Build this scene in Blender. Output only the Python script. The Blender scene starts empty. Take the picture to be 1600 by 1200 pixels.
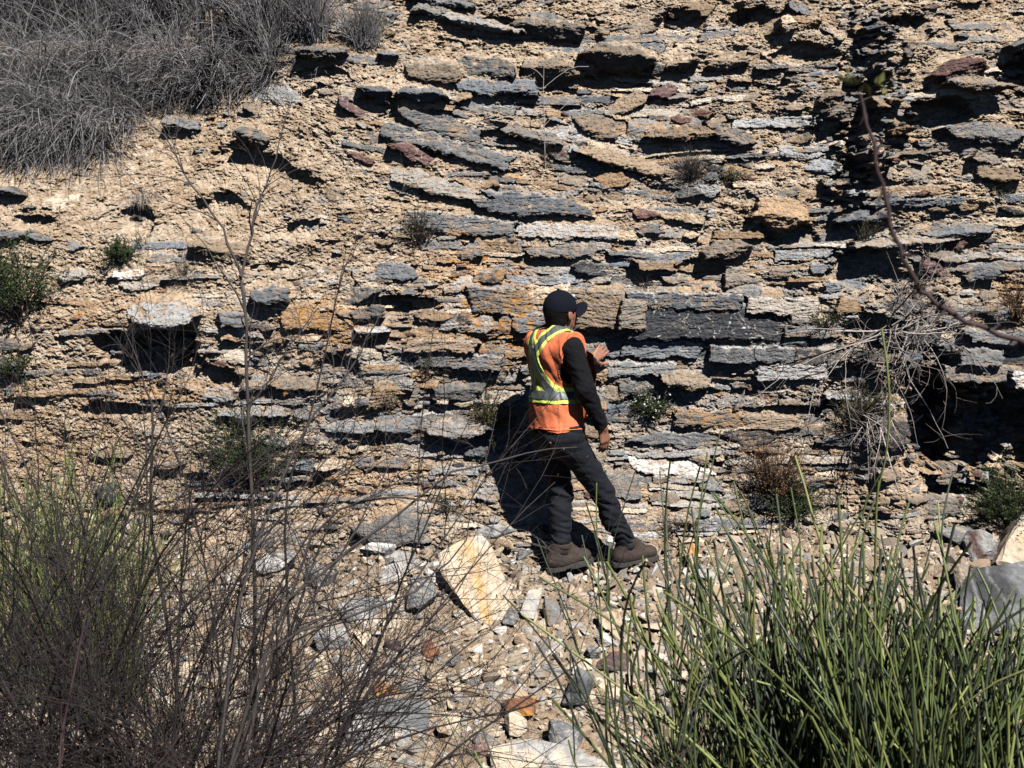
import bpy, bmesh, math, time
import numpy as np
T0 = time.time()
PI = math.pi
rnd = np.random.RandomState(7)
SC = bpy.context.scene
COL = SC.collection

# ------------------------------------------------------------------ camera, sky, sun, exposure
FPX = 1931.0                      # focal length in photo pixels (1600 wide)
CAMZ = 1.9
PITCH = math.radians(5.9)
cd = bpy.data.cameras.new('camera')
cam = bpy.data.objects.new('camera', cd)
COL.objects.link(cam)
cam.location = (0, 0, CAMZ)
cam.rotation_euler = (PI / 2 - PITCH, 0, 0)
cd.sensor_width = 36.0
cd.lens = 36.0 * FPX / 1600.0
cd.clip_start = 0.05
cd.clip_end = 500
cd.dof.use_dof = True
cd.dof.focus_distance = 7.5
cd.dof.aperture_fstop = cd.lens / 2.9      # about 2.9 mm wide, like a phone
SC.camera = cam

SUN = np.array([-0.31, 0.58, -0.82]); SUN /= np.linalg.norm(SUN)   # travel direction
sun_el = math.asin(-SUN[2])
sun_az = math.atan2(-SUN[0], -SUN[1])       # towards the sun, clockwise from +y
w = bpy.data.worlds.new('World')
SC.world = w
w.use_nodes = True
nt = w.node_tree
bg = nt.nodes['Background']
sky = nt.nodes.new('ShaderNodeTexSky')
sky.sky_type = 'NISHITA'
sky.sun_disc = False
sky.altitude = 3500
sky.dust_density = 0.0
sky.air_density = 0.3
sky.sun_elevation = sun_el
sky.sun_rotation = sun_az
nt.links.new(sky.outputs[0], bg.inputs[0])
bg.inputs[1].default_value = 0.05
sl = bpy.data.lights.new('sun', 'SUN')
sl.energy = 5.0
sl.angle = math.radians(0.5)
sl.color = (1.0, 0.955, 0.9)
so = bpy.data.objects.new('sun', sl)
COL.objects.link(so)
so.location = (3, -3, 8)
from mathutils import Vector
so.rotation_euler = Vector(SUN).to_track_quat('-Z', 'Y').to_euler()
SC.view_settings.view_transform = 'Standard'
SC.view_settings.look = 'None'
SC.view_settings.exposure = 1.0
SC.view_settings.gamma = 1.0
SC.cycles.max_bounces = 4
SC.cycles.diffuse_bounces = 0
SC.cycles.transparent_max_bounces = 4

# ------------------------------------------------------------------ pixel <-> world
cp, sp = math.cos(PITCH), math.sin(PITCH)
def ray(px, py):
    a = (px - 800.0) / FPX; b = (600.0 - py) / FPX
    return a, cp + b * sp, -sp + b * cp              # dx, dy, dz
def at(px, py, y):
    dx, dy, dz = ray(px, py)
    t = y / dy
    return np.array([dx * t, y, CAMZ + dz * t])
def project(x, y, z):
    zz = z - CAMZ
    fwd = y * cp - zz * sp
    up = y * sp + zz * cp
    return 800 + FPX * x / fwd, 600 - FPX * up / fwd

# ------------------------------------------------------------------ noise
def _hash(ix, iy, seed):
    h = (ix.astype(np.int64) * 374761393 + iy.astype(np.int64) * 668265263 + seed * 2147483647) & 0xffffffff
    h = ((h ^ (h >> 13)) * 1274126177) & 0xffffffff
    h = ((h ^ (h >> 16)) * 2246822519) & 0xffffffff
    return h ^ (h >> 15)
def perlin(x, y, seed=0):
    x = np.asarray(x, np.float32); y = np.asarray(y, np.float32)
    xi = np.floor(x); yi = np.floor(y)
    fx = x - xi; fy = y - yi
    u = fx * fx * fx * (fx * (fx * 6 - 15) + 10); v = fy * fy * fy * (fy * (fy * 6 - 15) + 10)
    def g(ox, oy):
        a = (_hash(xi + ox, yi + oy, seed) & 1023).astype(np.float32) * np.float32(2 * PI / 1024)
        return np.cos(a) * (fx - ox) + np.sin(a) * (fy - oy)
    a0 = g(0, 0); a1 = g(1, 0); b0 = g(0, 1); b1 = g(1, 1)
    return ((a0 + (a1 - a0) * u) * (1 - v) + (b0 + (b1 - b0) * u) * v) * 1.4
def fbm(x, y, seed=0, octv=4, gain=0.5):
    s = 0; a = 1.0; f = 1.0; tot = 0
    for k in range(octv):
        s = s + a * perlin(x * f, y * f, seed + k * 17); tot += a
        a *= gain; f *= 2.03
    return s / tot * 1.3
def worley(x, y, seed=0, jit=0.9):
    """nearest cell: distance and a random id in 0..1"""
    xi = np.floor(x); yi = np.floor(y)
    best = np.full(np.shape(x), 9.0, np.float32); bid = np.zeros(np.shape(x), np.float32)
    for ox in (-1, 0, 1):
        for oy in (-1, 0, 1):
            h = _hash(xi + ox, yi + oy, seed)
            cx = xi + ox + 0.5 + jit * (((h & 255) / 255.0) - 0.5)
            cy = yi + oy + 0.5 + jit * ((((h >> 8) & 255) / 255.0) - 0.5)
            d = (x - cx) ** 2 + (y - cy) ** 2
            m = d < best
            best = np.where(m, d, best); bid = np.where(m, ((h >> 16) & 1023) / 1023.0, bid)
    return np.sqrt(best), bid
def sstep(a, b, x):
    t = np.clip((x - a) / (b - a), 0, 1)
    return t * t * (3 - 2 * t)
def vnoise(P, f, seed):
    """cheap 3-d noise for small meshes"""
    return (perlin(P[:, 0] * f + P[:, 2] * f * 0.37, P[:, 1] * f - P[:, 2] * f * 0.71 + 3.1, seed)
            + perlin(P[:, 1] * f * 0.8 + 7.7, P[:, 2] * f + P[:, 0] * f * 0.3, seed + 5)) * 0.6

# ------------------------------------------------------------------ materials
def mat(name, rough=0.9, base=None, attr=False, vary=0.25, vscale=30, bump=0.0, bscale=200, trans=0.0, spec=0.3, bdist=0.004, island=0.0):
    m = bpy.data.materials.new(name)
    m.use_nodes = True
    t = m.node_tree; N = t.nodes; L = t.links
    b = N['Principled BSDF']
    b.inputs['Roughness'].default_value = rough
    b.inputs['Specular IOR Level'].default_value = spec
    if attr:
        a = N.new('ShaderNodeAttribute'); a.attribute_name = 'tint'; src = a.outputs['Color']
    else:
        a = N.new('ShaderNodeRGB'); a.outputs[0].default_value = (*base, 1); src = a.outputs[0]
    tc = N.new('ShaderNodeTexCoord')
    no = N.new('ShaderNodeTexNoise'); no.inputs['Scale'].default_value = vscale
    no.inputs['Detail'].default_value = 5; no.inputs['Roughness'].default_value = 0.65
    L.new(tc.outputs['Object'], no.inputs['Vector'])
    mr = N.new('ShaderNodeMapRange')
    mr.inputs['From Min'].default_value = 0.25; mr.inputs['From Max'].default_value = 0.75
    mr.inputs['To Min'].default_value = 0.76 * (1 - vary); mr.inputs['To Max'].default_value = 0.76 * (1 + vary)
    L.new(no.outputs['Fac'], mr.inputs['Value'])
    vm = N.new('ShaderNodeVectorMath'); vm.operation = 'SCALE'
    L.new(src, vm.inputs[0]); L.new(mr.outputs[0], vm.inputs['Scale'])
    out = vm.outputs[0]
    if island:
        g = N.new('ShaderNodeNewGeometry')
        m2 = N.new('ShaderNodeMapRange')
        m2.inputs['To Min'].default_value = 1 - island; m2.inputs['To Max'].default_value = 1 + island
        L.new(g.outputs['Random Per Island'], m2.inputs['Value'])
        v2 = N.new('ShaderNodeVectorMath'); v2.operation = 'SCALE'
        L.new(out, v2.inputs[0]); L.new(m2.outputs[0], v2.inputs['Scale'])
        out = v2.outputs[0]
    L.new(out, b.inputs['Base Color'])
    if bump:
        nb = N.new('ShaderNodeTexNoise'); nb.inputs['Scale'].default_value = bscale
        nb.inputs['Detail'].default_value = 6; nb.inputs['Roughness'].default_value = 0.7
        L.new(tc.outputs['Object'], nb.inputs['Vector'])
        bp = N.new('ShaderNodeBump'); bp.inputs['Strength'].default_value = bump; bp.inputs['Distance'].default_value = bdist
        L.new(nb.outputs['Fac'], bp.inputs['Height']); L.new(bp.outputs[0], b.inputs['Normal'])
    if trans:
        tr = N.new('ShaderNodeBsdfTranslucent'); mx = N.new('ShaderNodeMixShader')
        mx.inputs[0].default_value = trans
        L.new(out, tr.inputs[0]); L.new(b.outputs[0], mx.inputs[1]); L.new(tr.outputs[0], mx.inputs[2])
        L.new(mx.outputs[0], N['Material Output'].inputs[0])
    return m
M = {
    'cliff': mat('weathered_rock_and_soil', 0.92, attr=True, vary=0.32, vscale=38, bump=1.0, bscale=75, bdist=0.015, spec=0.15),
    'ground': mat('gravelly_soil', 0.95, attr=True, vary=0.35, vscale=45, bump=1.0, bscale=90, bdist=0.014, spec=0.15),
    'stone': mat('loose_stone', 0.85, attr=True, vary=0.3, vscale=28, bump=1.0, bscale=55, bdist=0.012, spec=0.25),
    'pebble': mat('rubble_chips', 0.9, attr=True, vary=0.15, vscale=60, spec=0.25),
    'dry': mat('bleached_dry_stem', 0.8, (0.20, 0.193, 0.198), vary=0.4, vscale=5, island=0.9),
    'pale': mat('pale_dead_wood', 0.8, (0.33, 0.295, 0.27), vary=0.25, vscale=30, island=0.5),
    'bark': mat('purple_brown_bark', 0.75, (0.026, 0.0205, 0.021), vary=0.35, vscale=25, island=0.45, spec=0.35),
    'barkp': mat('reddish_twig_bark', 0.7, (0.045, 0.027, 0.029), vary=0.3, vscale=30, island=0.3),
    'barkg': mat('grey_twig_bark', 0.75, (0.062, 0.054, 0.052), vary=0.3, vscale=20, island=0.4),
    'broom': mat('green_broom_stem', 0.5, attr=True, vary=0.22, vscale=25, spec=0.4, bump=0.4, bscale=240, bdist=0.001),
    'leaf': mat('small_dark_leaf', 0.6, (0.055, 0.088, 0.028), vary=0.3, vscale=14, island=0.5, trans=0.25),
    'leafy': mat('small_olive_leaf', 0.6, (0.115, 0.125, 0.035), vary=0.3, vscale=14, island=0.5, trans=0.25),
    'leafb': mat('dead_brown_leaf', 0.7, (0.20, 0.105, 0.045), vary=0.3, vscale=14, island=0.5, trans=0.2),
    'flower': mat('white_petal', 0.6, (0.75, 0.75, 0.70), vary=0.05),
}

# ------------------------------------------------------------------ mesh building
def mk(name, V, F, m, parent=None, tint=None, smooth=False):
    """V (n,3); F (k,3) or (k,4) int array or a list of such arrays"""
    V = np.asarray(V, np.float32)
    Fs = F if isinstance(F, list) else [F]
    loops = np.concatenate([f.ravel() for f in Fs]).astype(np.int32)
    sizes = np.concatenate([np.full(len(f), f.shape[1], np.int32) for f in Fs])
    starts = np.concatenate([[0], np.cumsum(sizes)[:-1]]).astype(np.int32)
    me = bpy.data.meshes.new(name)
    me.vertices.add(len(V)); me.vertices.foreach_set('co', V.ravel())
    me.loops.add(len(loops)); me.loops.foreach_set('vertex_index', loops)
    me.polygons.add(len(sizes)); me.polygons.foreach_set('loop_start', starts)
    me.polygons.foreach_set('loop_total', sizes)
    me.polygons.foreach_set('use_smooth', np.full(len(sizes), bool(smooth)))
    me.update(calc_edges=True)
    if tint is not None:
        at_ = me.attributes.new('tint', 'FLOAT_COLOR', 'POINT')
        c = np.ones((len(V), 4), np.float32); c[:, :3] = tint
        at_.data.foreach_set('color', c.ravel())
    me.materials.append(m)
    o = bpy.data.objects.new(name, me)
    COL.objects.link(o)
    if parent is not None:
        o.parent = parent
    return o
def tag(o, label=None, cat=None, group=None, kind=None):
    if label: o['label'] = label
    if cat: o['category'] = cat
    if group: o['group'] = group
    if kind: o['kind'] = kind
    return o
def empty(name, loc=(0, 0, 0)):
    o = bpy.data.objects.new(name, None); COL.objects.link(o); o.location = loc
    o.empty_display_size = 0.1
    return o
def grid_faces(nr, nc):
    i = np.arange(nr * nc, dtype=np.int32).reshape(nr, nc)
    return np.stack([i[:-1, :-1], i[:-1, 1:], i[1:, 1:], i[1:, :-1]], -1).reshape(-1, 4)
def tubes(P, R, sides=4, seed=0):
    """P (n,k,3) polylines, R (n,k) radii -> V,F"""
    P = np.asarray(P, np.float32); R = np.asarray(R, np.float32)
    n, k, _ = P.shape
    Tn = np.gradient(P, axis=1); Tn /= np.linalg.norm(Tn, axis=2, keepdims=True) + 1e-9
    rs = np.random.RandomState(seed + 3)
    ref = rs.normal(size=(n, 1, 3)); ref /= np.linalg.norm(ref, axis=2, keepdims=True)
    mean = Tn.mean(1, keepdims=True)
    ref = ref - mean * (ref * mean).sum(2, keepdims=True); ref /= np.linalg.norm(ref, axis=2, keepdims=True) + 1e-9
    A = np.cross(Tn, np.broadcast_to(ref, P.shape)); A /= np.linalg.norm(A, axis=2, keepdims=True) + 1e-9
    B = np.cross(Tn, A)
    ang = np.arange(sides) * 2 * PI / sides
    V = P[:, :, None, :] + R[:, :, None, None] * (np.cos(ang)[None, None, :, None] * A[:, :, None, :] + np.sin(ang)[None, None, :, None] * B[:, :, None, :])
    idx = np.arange(n * k * sides).reshape(n, k, sides)
    nx = np.roll(idx, -1, axis=2)
    F = np.stack([idx[:, :-1], nx[:, :-1], nx[:, 1:], idx[:, 1:]], -1).reshape(-1, 4)
    return V.reshape(-1, 3), F
def join(parts):
    Vs, Fs, o = [], [], 0
    for V, F in parts:
        Vs.append(V); Fs.append(F + o); o += len(V)
    return np.concatenate(Vs), Fs

PAL = dict(grey=(.185, .192, .20), dark=(.065, .068, .075), pale=(.40, .39, .375), warm=(.27, .225, .18), tan=(.385, .275, .18),
           cream=(.63, .52, .395), white=(.72, .69, .65), orange=(.52, .25, .06), rust=(.22, .10, .055), ochre=(.55, .35, .14), maroon=(.15, .088, .08), blue=(.185, .197, .212))
PAL = {k: np.array(v, np.float32) for k, v in PAL.items()}

# ------------------------------------------------------------------ the rock face: profile
ZK = np.array([-1.0, -0.3, 0.0, 0.25, 0.5, 0.8, 1.1, 1.5, 2.0, 2.6, 3.2, 4.0, 5.0, 6.5, 9.0])
YK = np.array([6.95, 7.32, 7.50, 7.60, 7.66, 7.70, 7.73, 7.76, 7.93, 8.20, 8.52, 9.05, 9.9, 11.6, 15.5])
def face_y(x, z):
    y = np.interp(z, ZK, YK)
    # the left shoulder lies back where the dry brush grows
    y = y + 0.75 * sstep(-0.9, -3.2, x) * sstep(1.7, 3.4, z + 0.28 * (x + 2.2)) * 1.3
    # right: recess under the ledges, step of the buttress
    y = y + 0.10 * np.sin(x * 1.3 + 0.6) * sstep(0.3, 1.2, z)
    return y
def hit_face(px, py):
    dx, dy, dz = ray(px, py)
    y = 8.0
    for _ in range(14):
        t = y / dy
        y = 0.4 * y + 0.6 * float(face_y(dx * t, CAMZ + dz * t))
    t = y / dy
    return dx * t, y, CAMZ + dz * t

xs = np.concatenate([np.linspace(-9, -4.42, 90), np.linspace(-4.4, 4.2, 1560), np.linspace(4.22, 9, 90)]).astype(np.float32)
zs = np.concatenate([np.linspace(-0.8, -0.12, 30), np.linspace(-0.1, 4.25, 880), np.linspace(4.28, 9, 90)]).astype(np.float32)
X, Z = np.meshgrid(xs, zs)
YB = face_y(X, Z).astype(np.float32)
PX, PY = project(X, YB, Z)
def bump2(cx, cy, rx, ry, rot=0.0, p=1.0):
    a = math.radians(rot); u = (PX - cx) * math.cos(a) + (PY - cy) * math.sin(a); v = -(PX - cx) * math.sin(a) + (PY - cy) * math.cos(a)
    return np.exp(-((u / rx) ** 2 + (v / ry) ** 2) ** p)
# dip: image slope of the bedding (positive runs down to the right)
def dip(px, py):
    g = lambda cx, cy, rx, ry: np.exp(-((px - cx) / rx) ** 2 - ((py - cy) / ry) ** 2)
    return 0.30 * g(560, 210, 260, 120) + 0.16 * g(800, 240, 260, 60) + 0.30 * g(420, 300, 160, 90) - 0.12 * g(1450, 120, 220, 120) \
        - 0.10 * g(1250, 380, 260, 70) + 0.04 * g(1000, 560, 250, 100) - 0.13 * g(1000, 90, 150, 60) + 0.1 * g(760, 60, 160, 60)
# layer coordinate (metres across the bedding)
w1 = fbm(X * 0.9, Z * 1.1, 11, 3); w2 = fbm(X * 4, Z * 5, 12, 3)
LAY = Z + 0.07 * w1 + 0.012 * w2
for a_, cx, cy, rx, ry in ((.30, 560, 210, 260, 120), (.16, 800, 240, 260, 60), (.30, 420, 300, 160, 90), (-.12, 1450, 120, 220, 120), (-.10, 1250, 380, 260, 70), (-.13, 1000, 90, 150, 60), (.1, 760, 60, 160, 60)):
    LAY = LAY + a_ * (X - (cx - 800) / FPX * 8.2) * np.exp(-((PX - cx) / rx) ** 2 - ((PY - cy) / ry) ** 2)
print('grid', X.shape, time.time() - T0)

# ---- soil: undulation, sawtooth shelves, pebbles
rockz = 0.25 + 0.55 * bump2(1000, 560, 420, 230, 0, 1.5) + 0.35 * bump2(820, 200, 330, 170, 8, 1.3) + 0.35 * bump2(1350, 250, 330, 260, 0, 1.5) \
    + 0.3 * bump2(1500, 620, 200, 200) + 0.25 * bump2(420, 500, 260, 140) + 0.25 * bump2(620, 640, 300, 160)
soilz = bump2(120, 470, 190, 190) + 0.8 * bump2(400, 260, 160, 100) + 0.5 * bump2(640, 90, 140, 50)
Y = YB.copy()
Y += 0.085 * fbm(X * 1.1 + 3, Z * 1.6, 21, 4)
Y += 0.08 * fbm(X * 3.4, Z * 5.0, 22, 4)
CALM = 0.82 * (1 - 0.6 * bump2(985, 640, 330, 230, 0, 2) - 0.5 * bump2(130, 500, 170, 170, 0, 1.5) - 0.5 * bump2(420, 640, 360, 200, 0, 2) * (1 - bump2(985, 640, 330, 230, 0, 2)))
def saw(period, amp, seed, sx, sz, warp, thr=0.0):
    global Y
    n = fbm(X * sx + 5, Z * sz, seed, 3)
    l = LAY / period + warp * n + 0.35 * perlin(X * sx * 3.1, Z * sz * 2.1, seed + 1)
    f = l - np.floor(l)
    row = np.floor(l)
    a = amp * np.clip(perlin(X * sx * 1.2 + row * 7.13, row * 3.7 + 0.5, seed + 2) * 1.5 + 0.45 + thr, 0, 1.4)
    a = a * CALM
    Y -= a * ((1 - f) ** 0.8) * sstep(0.0, 0.10, f) - a * 0.4
saw(0.36, 0.12, 31, 0.9, 1.0, 1.0)
saw(0.15, 0.085, 41, 2.6, 3.5, 1.3)
saw(0.06, 0.022, 51, 6.5, 7.0, 1.3)
saw(0.027, 0.006, 61, 13, 14.0, 1.2)
# pockets and crumbling holes
pk = fbm(X * 5.5 + w2, Z * 9, 76, 4, 0.6)
Y += 0.13 * CALM * sstep(0.24, 0.48, pk)
pk = fbm(X * 15 + w2, Z * 24, 77, 3, 0.6)
Y += 0.035 * CALM * sstep(0.18, 0.42, pk)
Y -= 0.035 * np.abs(fbm(X * 7, Z * 8, 78, 4, 0.65))
# clods in the soil
d, i1 = worley(X * 13 + 0.6 * w2, Z * 20, 71)
cl = np.clip(perlin(X * 3, Z * 3, 72) + 0.45, 0, 1)
Y -= 0.016 * cl * np.clip(0.62 - d, 0, 1) * (0.3 + i1) * 1.6
d2, i2 = worley(X * 34 + w2, Z * 46, 73)
Y -= 0.006 * np.clip(0.6 - d2, 0, 1) * (0.3 + i2) * 1.6
rough = fbm(X * 45, Z * 60, 74, 3, 0.6)
Y += 0.017 * rough * (0.6 + 0.8 * cl)
Y += 0.02 * np.abs(fbm(X * 9, Z * 13, 75, 4, 0.6))
def plates(n, q, sharp=0.25):
    a = n * q; f = np.floor(a); t = a - f
    return (f + sstep(0.5 - sharp / 2, 0.5 + sharp / 2, t)) / q
PL1 = plates(fbm(X * 3.4 + 9, LAY * 8, 151, 5, 0.55), 5)
PL2 = plates(fbm(X * 11, LAY * 28, 152, 5, 0.58), 4)
PL4 = plates(fbm((X + Z) * 6, (Z - X * 0.5) * 13, 155, 4, 0.6), 4)
PL3 = plates(fbm(X * 32, LAY * 62 + X * 4, 153, 4, 0.6), 3)
wr = np.clip(rockz, 0.35, 1.0) * (1 - 0.55 * np.clip(soilz, 0, 1))
Y -= (0.13 * PL1 + 0.05 * PL2 + 0.05 * PL4) * wr * (0.45 + 0.6 * CALM) + 0.016 * PL3

print('soil', time.time() - T0)
# ---- tint of the soil
TINT = np.empty(X.shape + (3,), np.float32)
n1 = fbm(X * 2.2, Z * 3.2, 101, 4)[..., None]; n2 = fbm(X * 14, Z * 30, 102, 4, 0.6)[..., None]; n3 = fbm(X * 50, Z * 60, 103, 2)[..., None]
TINT[:] = PAL['tan']
TINT *= 1 + 0.25 * n1
TINT += (PAL['cream'] * 0.95 - TINT) * np.clip(0.25 + 0.8 * n2 + 0.3 * n1, 0, 1)
TINT += (PAL['warm'] * 0.8 - TINT) * np.clip(-0.15 - 0.9 * n2 - 0.2 * n1 + 0.4 * n3, 0, 0.9)
chip = fbm(X * 16, Z * 34, 104, 3, 0.6)[..., None]
TINT += (PAL['pale'] - TINT) * np.clip(chip * 3 - 0.9, 0, 0.8)
TINT += (PAL['grey'] - TINT) * np.clip(-chip * 3 - 1.0, 0, 0.8)
# beds between: greyish laminated layers showing through soil in the rocky zones
lam = fbm(X * 1.6, LAY * 22, 105, 4, 0.6)[..., None]
gmask = np.clip((rockz[..., None] - 0.36) * 1.4 + lam * 1.6 + 0.1 * n3, 0, 1) * (1 - 0.9 * np.clip(soilz, 0, 1))[..., None]
TINT += ((PAL['grey'] * 1.25 + 0.05 * n3) - TINT) * np.clip(gmask * 1.3 - 0.25, 0, 0.9)
pc_ = perlin(PL1 * 40 + X * 1.5, PL2 * 17 + LAY * 3, 154)[..., None]
TINT += (PAL['pale'] * .8 - TINT) * np.clip(pc_ * 2.5 - 0.3, 0, 0.85) * np.clip(rockz * 1.3, 0.1, 1)[..., None]
TINT += (PAL['cream'] * 1.05 - TINT) * np.clip(-pc_ * 2.5 - 0.4, 0, 0.7)
# pale bleached crust
cr = np.clip(fbm(X * 3, LAY * 16, 107, 5, 0.6)[..., None] * 2.4 - 0.45, 0, 1) * (0.35 + 0.65 * bump2(980, 620, 500, 260)[..., None] + 0.5 * bump2(380, 470, 200, 90)[..., None])
TINT += (PAL['white'] - TINT) * np.clip(cr, 0, 0.85)
# iron stains
st = 0
for cx, cy, rx, ry, a in [(785, 505, 75, 60, 1.5), (740, 415, 65, 30, 1.1), (510, 505, 60, 40, 1.3), (610, 520, 30, 26, .5), (230, 470, 60, 18, .45), (130, 495, 50, 18, .45),
                          (1120, 650, 90, 14, .9), (250, 615, 160, 26, .5), (930, 350, 120, 30, .35), (1590, 470, 50, 50, .6), (560, 760, 120, 40, .5), (1230, 715, 50, 25, .5),
                          (1490, 700, 110, 60, .45), (980, 760, 60, 40, .35), (1010, 205, 70, 12, .6), (1190, 225, 60, 14, .4), (90, 700, 120, 50, .4), (1390, 210, 40, 20, .3)]:
    st = st + a * bump2(cx, cy, rx, ry)
st = np.clip(st[..., None] * (0.75 + 1.5 * fbm(X * 9, LAY * 20, 109, 4)[..., None]), 0, 1)
TINT += (PAL['orange'] * (1 + 0.5 * n3) - TINT) * st * 0.8
# calcite veins for rock: thin irregular lines
v1 = np.abs(fbm(X * 2.6 + 0.7 * w2, Z * 4.2, 111, 4)); v2 = np.abs(fbm(X * 6.5, Z * 3.2 + X * 3, 112, 3))
VEIN = np.clip(1 - v1 / 0.012, 0, 1) + np.clip(1 - v2 / 0.014, 0, 1) * (perlin(X * 2, Z * 2, 113) > 0.0)
ROCKN = fbm(X * 7, LAY * 40, 115, 4, 0.6); ROCKB = fbm(X * 22, Z * 22, 116, 3, 0.6)
WX = 0.030 * fbm(X * 9, Z * 9, 117, 4, 0.65); WZ = 0.026 * fbm(X * 9, Z * 9, 118, 4, 0.65)
WX2 = 0.006 * rough; 
print('tint', time.time() - T0)

def rock_col(name, rs):
    c = PAL[name] * rs.uniform(0.75, 1.3)
    return c + rs.normal(0, 0.05) * c * np.array([1, 0.1, -1])
def block(cx, cz, wd, ht, rot, prot, up, dn, yaw, col, kind, rs, edge=0.0, vein=0.6, ridge=0.0, yc=None, lamamp=0.006, force=False):
    """a block of bedrock standing out of the face: wedge of an upper plane (slope up) and an undercut (slope dn)"""
    rad = max(wd, ht) * 0.75 + 0.03
    i0, i1_ = np.searchsorted(xs, [cx - rad, cx + rad]); 
    rz = abs(math.sin(rot)) * wd * 0.6 + ht * 0.75 + 0.03
    j0, j1 = np.searchsorted(zs, [cz - rz, cz + rz])
    if i1_ - i0 < 3 or j1 - j0 < 3: return
    s = (slice(j0, j1), slice(i0, i1_))
    x = X[s] - cx + WX[s] * min(1.4, 0.25 + wd * 4) + WX2[s]; z = Z[s] - cz + WZ[s] * min(1.2, 0.2 + ht * 9) + WX2[s] * 0.6
    c_, s_ = math.cos(rot), math.sin(rot)
    u = (x * c_ + z * s_) / (wd / 2); v = (-x * s_ + z * c_) / (ht / 2)
    if kind == 'bed':
        sk = rs.uniform(-0.5, 0.5) * ht / wd
        f = np.maximum(np.abs(u + sk * v * 1.0) - 1, np.abs(v) - 1)
        if rs.rand() < 0.5:
            a = rs.uniform(0.5, 1.1) * rs.choice([-1, 1]); b = rs.choice([-1, 1]) * rs.uniform(0.5, 1)
            f = np.maximum(f, (u * a + v * b) - rs.uniform(1.0, 1.6))
    else:
        f = np.full(u.shape, -9.0, np.float32)
        n = rs.randint(5, 9); a0 = rs.uniform(0, 2 * PI)
        for k in range(n):
            a = a0 + 2 * PI * (k + rs.uniform(-0.3, 0.3)) / n
            f = np.maximum(f, u * math.cos(a) + v * math.sin(a) - rs.uniform(0.75, 1.0))
        f = np.maximum(f, np.abs(v) - 0.95)
    dz = z - ridge * ht * 0.5 - (-x * 0 + x * s_ / max(c_, 0.3))
    y0 = (YB[j0:j1, i0:i1_][(j1 - j0) // 2, (i1_ - i0) // 2] if yc is None else yc) - prot
    yb = y0 + np.maximum(up * dz, -0.7 * dn * dz) + yaw * x
    m = min(wd, ht)
    yb = yb + 0.35 * m * np.clip(f + 0.18, 0, 1) ** 1.5 * 3
    # stepped lamination and chips
    st_ = np.round(ROCKN[s] * 5 + 0.5 * ROCKB[s]) / 5
    yb = yb + lamamp * (st_ * 1.6 + ROCKN[s] * 0.5) + 0.004 * ROCKB[s]
    mk_ = (f < 0) & ((yb < Y[s]) | force)
    Y[s] = np.where(mk_, yb, Y[s])
    t = TINT[s]
    c = np.broadcast_to(rock_col(col, rs), t.shape) * (1 + 0.30 * ROCKN[s] + 0.2 * ROCKB[s])[..., None]
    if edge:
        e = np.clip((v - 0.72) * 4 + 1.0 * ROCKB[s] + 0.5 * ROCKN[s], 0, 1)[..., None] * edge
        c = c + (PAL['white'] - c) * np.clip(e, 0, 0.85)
    c = c + (PAL['white'] * 0.8 - c) * np.clip(VEIN[s] * vein, 0, 1)[..., None]
    # soil film lying on some of it
    film = np.clip(1.5 * ROCKN[s] - 0.15 + 1.2 * ROCKB[s] + (rs.uniform(-0.5, 0.45) if vein < 2 else -0.5), 0, 0.85)[..., None]
    c = c + (PAL['tan'] * 0.9 - c) * film
    c = c + (PAL['orange'] * 0.9 - c) * st[s] * np.clip(.3 + 1.2 * ROCKB[s] + .8 * ROCKN[s], 0, .9)[..., None]
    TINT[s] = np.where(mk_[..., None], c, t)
def pblock(px, py, wpx, hpx, rotdeg, *a, **k):
    x, y, z = hit_face(px, py); sc = y / FPX
    block(x, z, wpx * sc, hpx * sc, -math.radians(rotdeg), *a, **k)

# in the middle the beds are flush: no deep gaps
KM = np.clip(bump2(985, 610, 360, 235, 0, 2) + 0.75 * bump2(480, 680, 420, 170, 0, 2) + 0.7 * bump2(140, 480, 170, 150, 0, 2) + 0.4 * bump2(500, 470, 200, 120, 0, 2), 0, 1)
cap = YB + 0.03 - 0.03 * PL2 - 0.012 * PL3 + 0.006 * rough
Y = np.where(KM > 0.03, np.minimum(Y, cap + 0.25 * (1 - KM)), Y)
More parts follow.
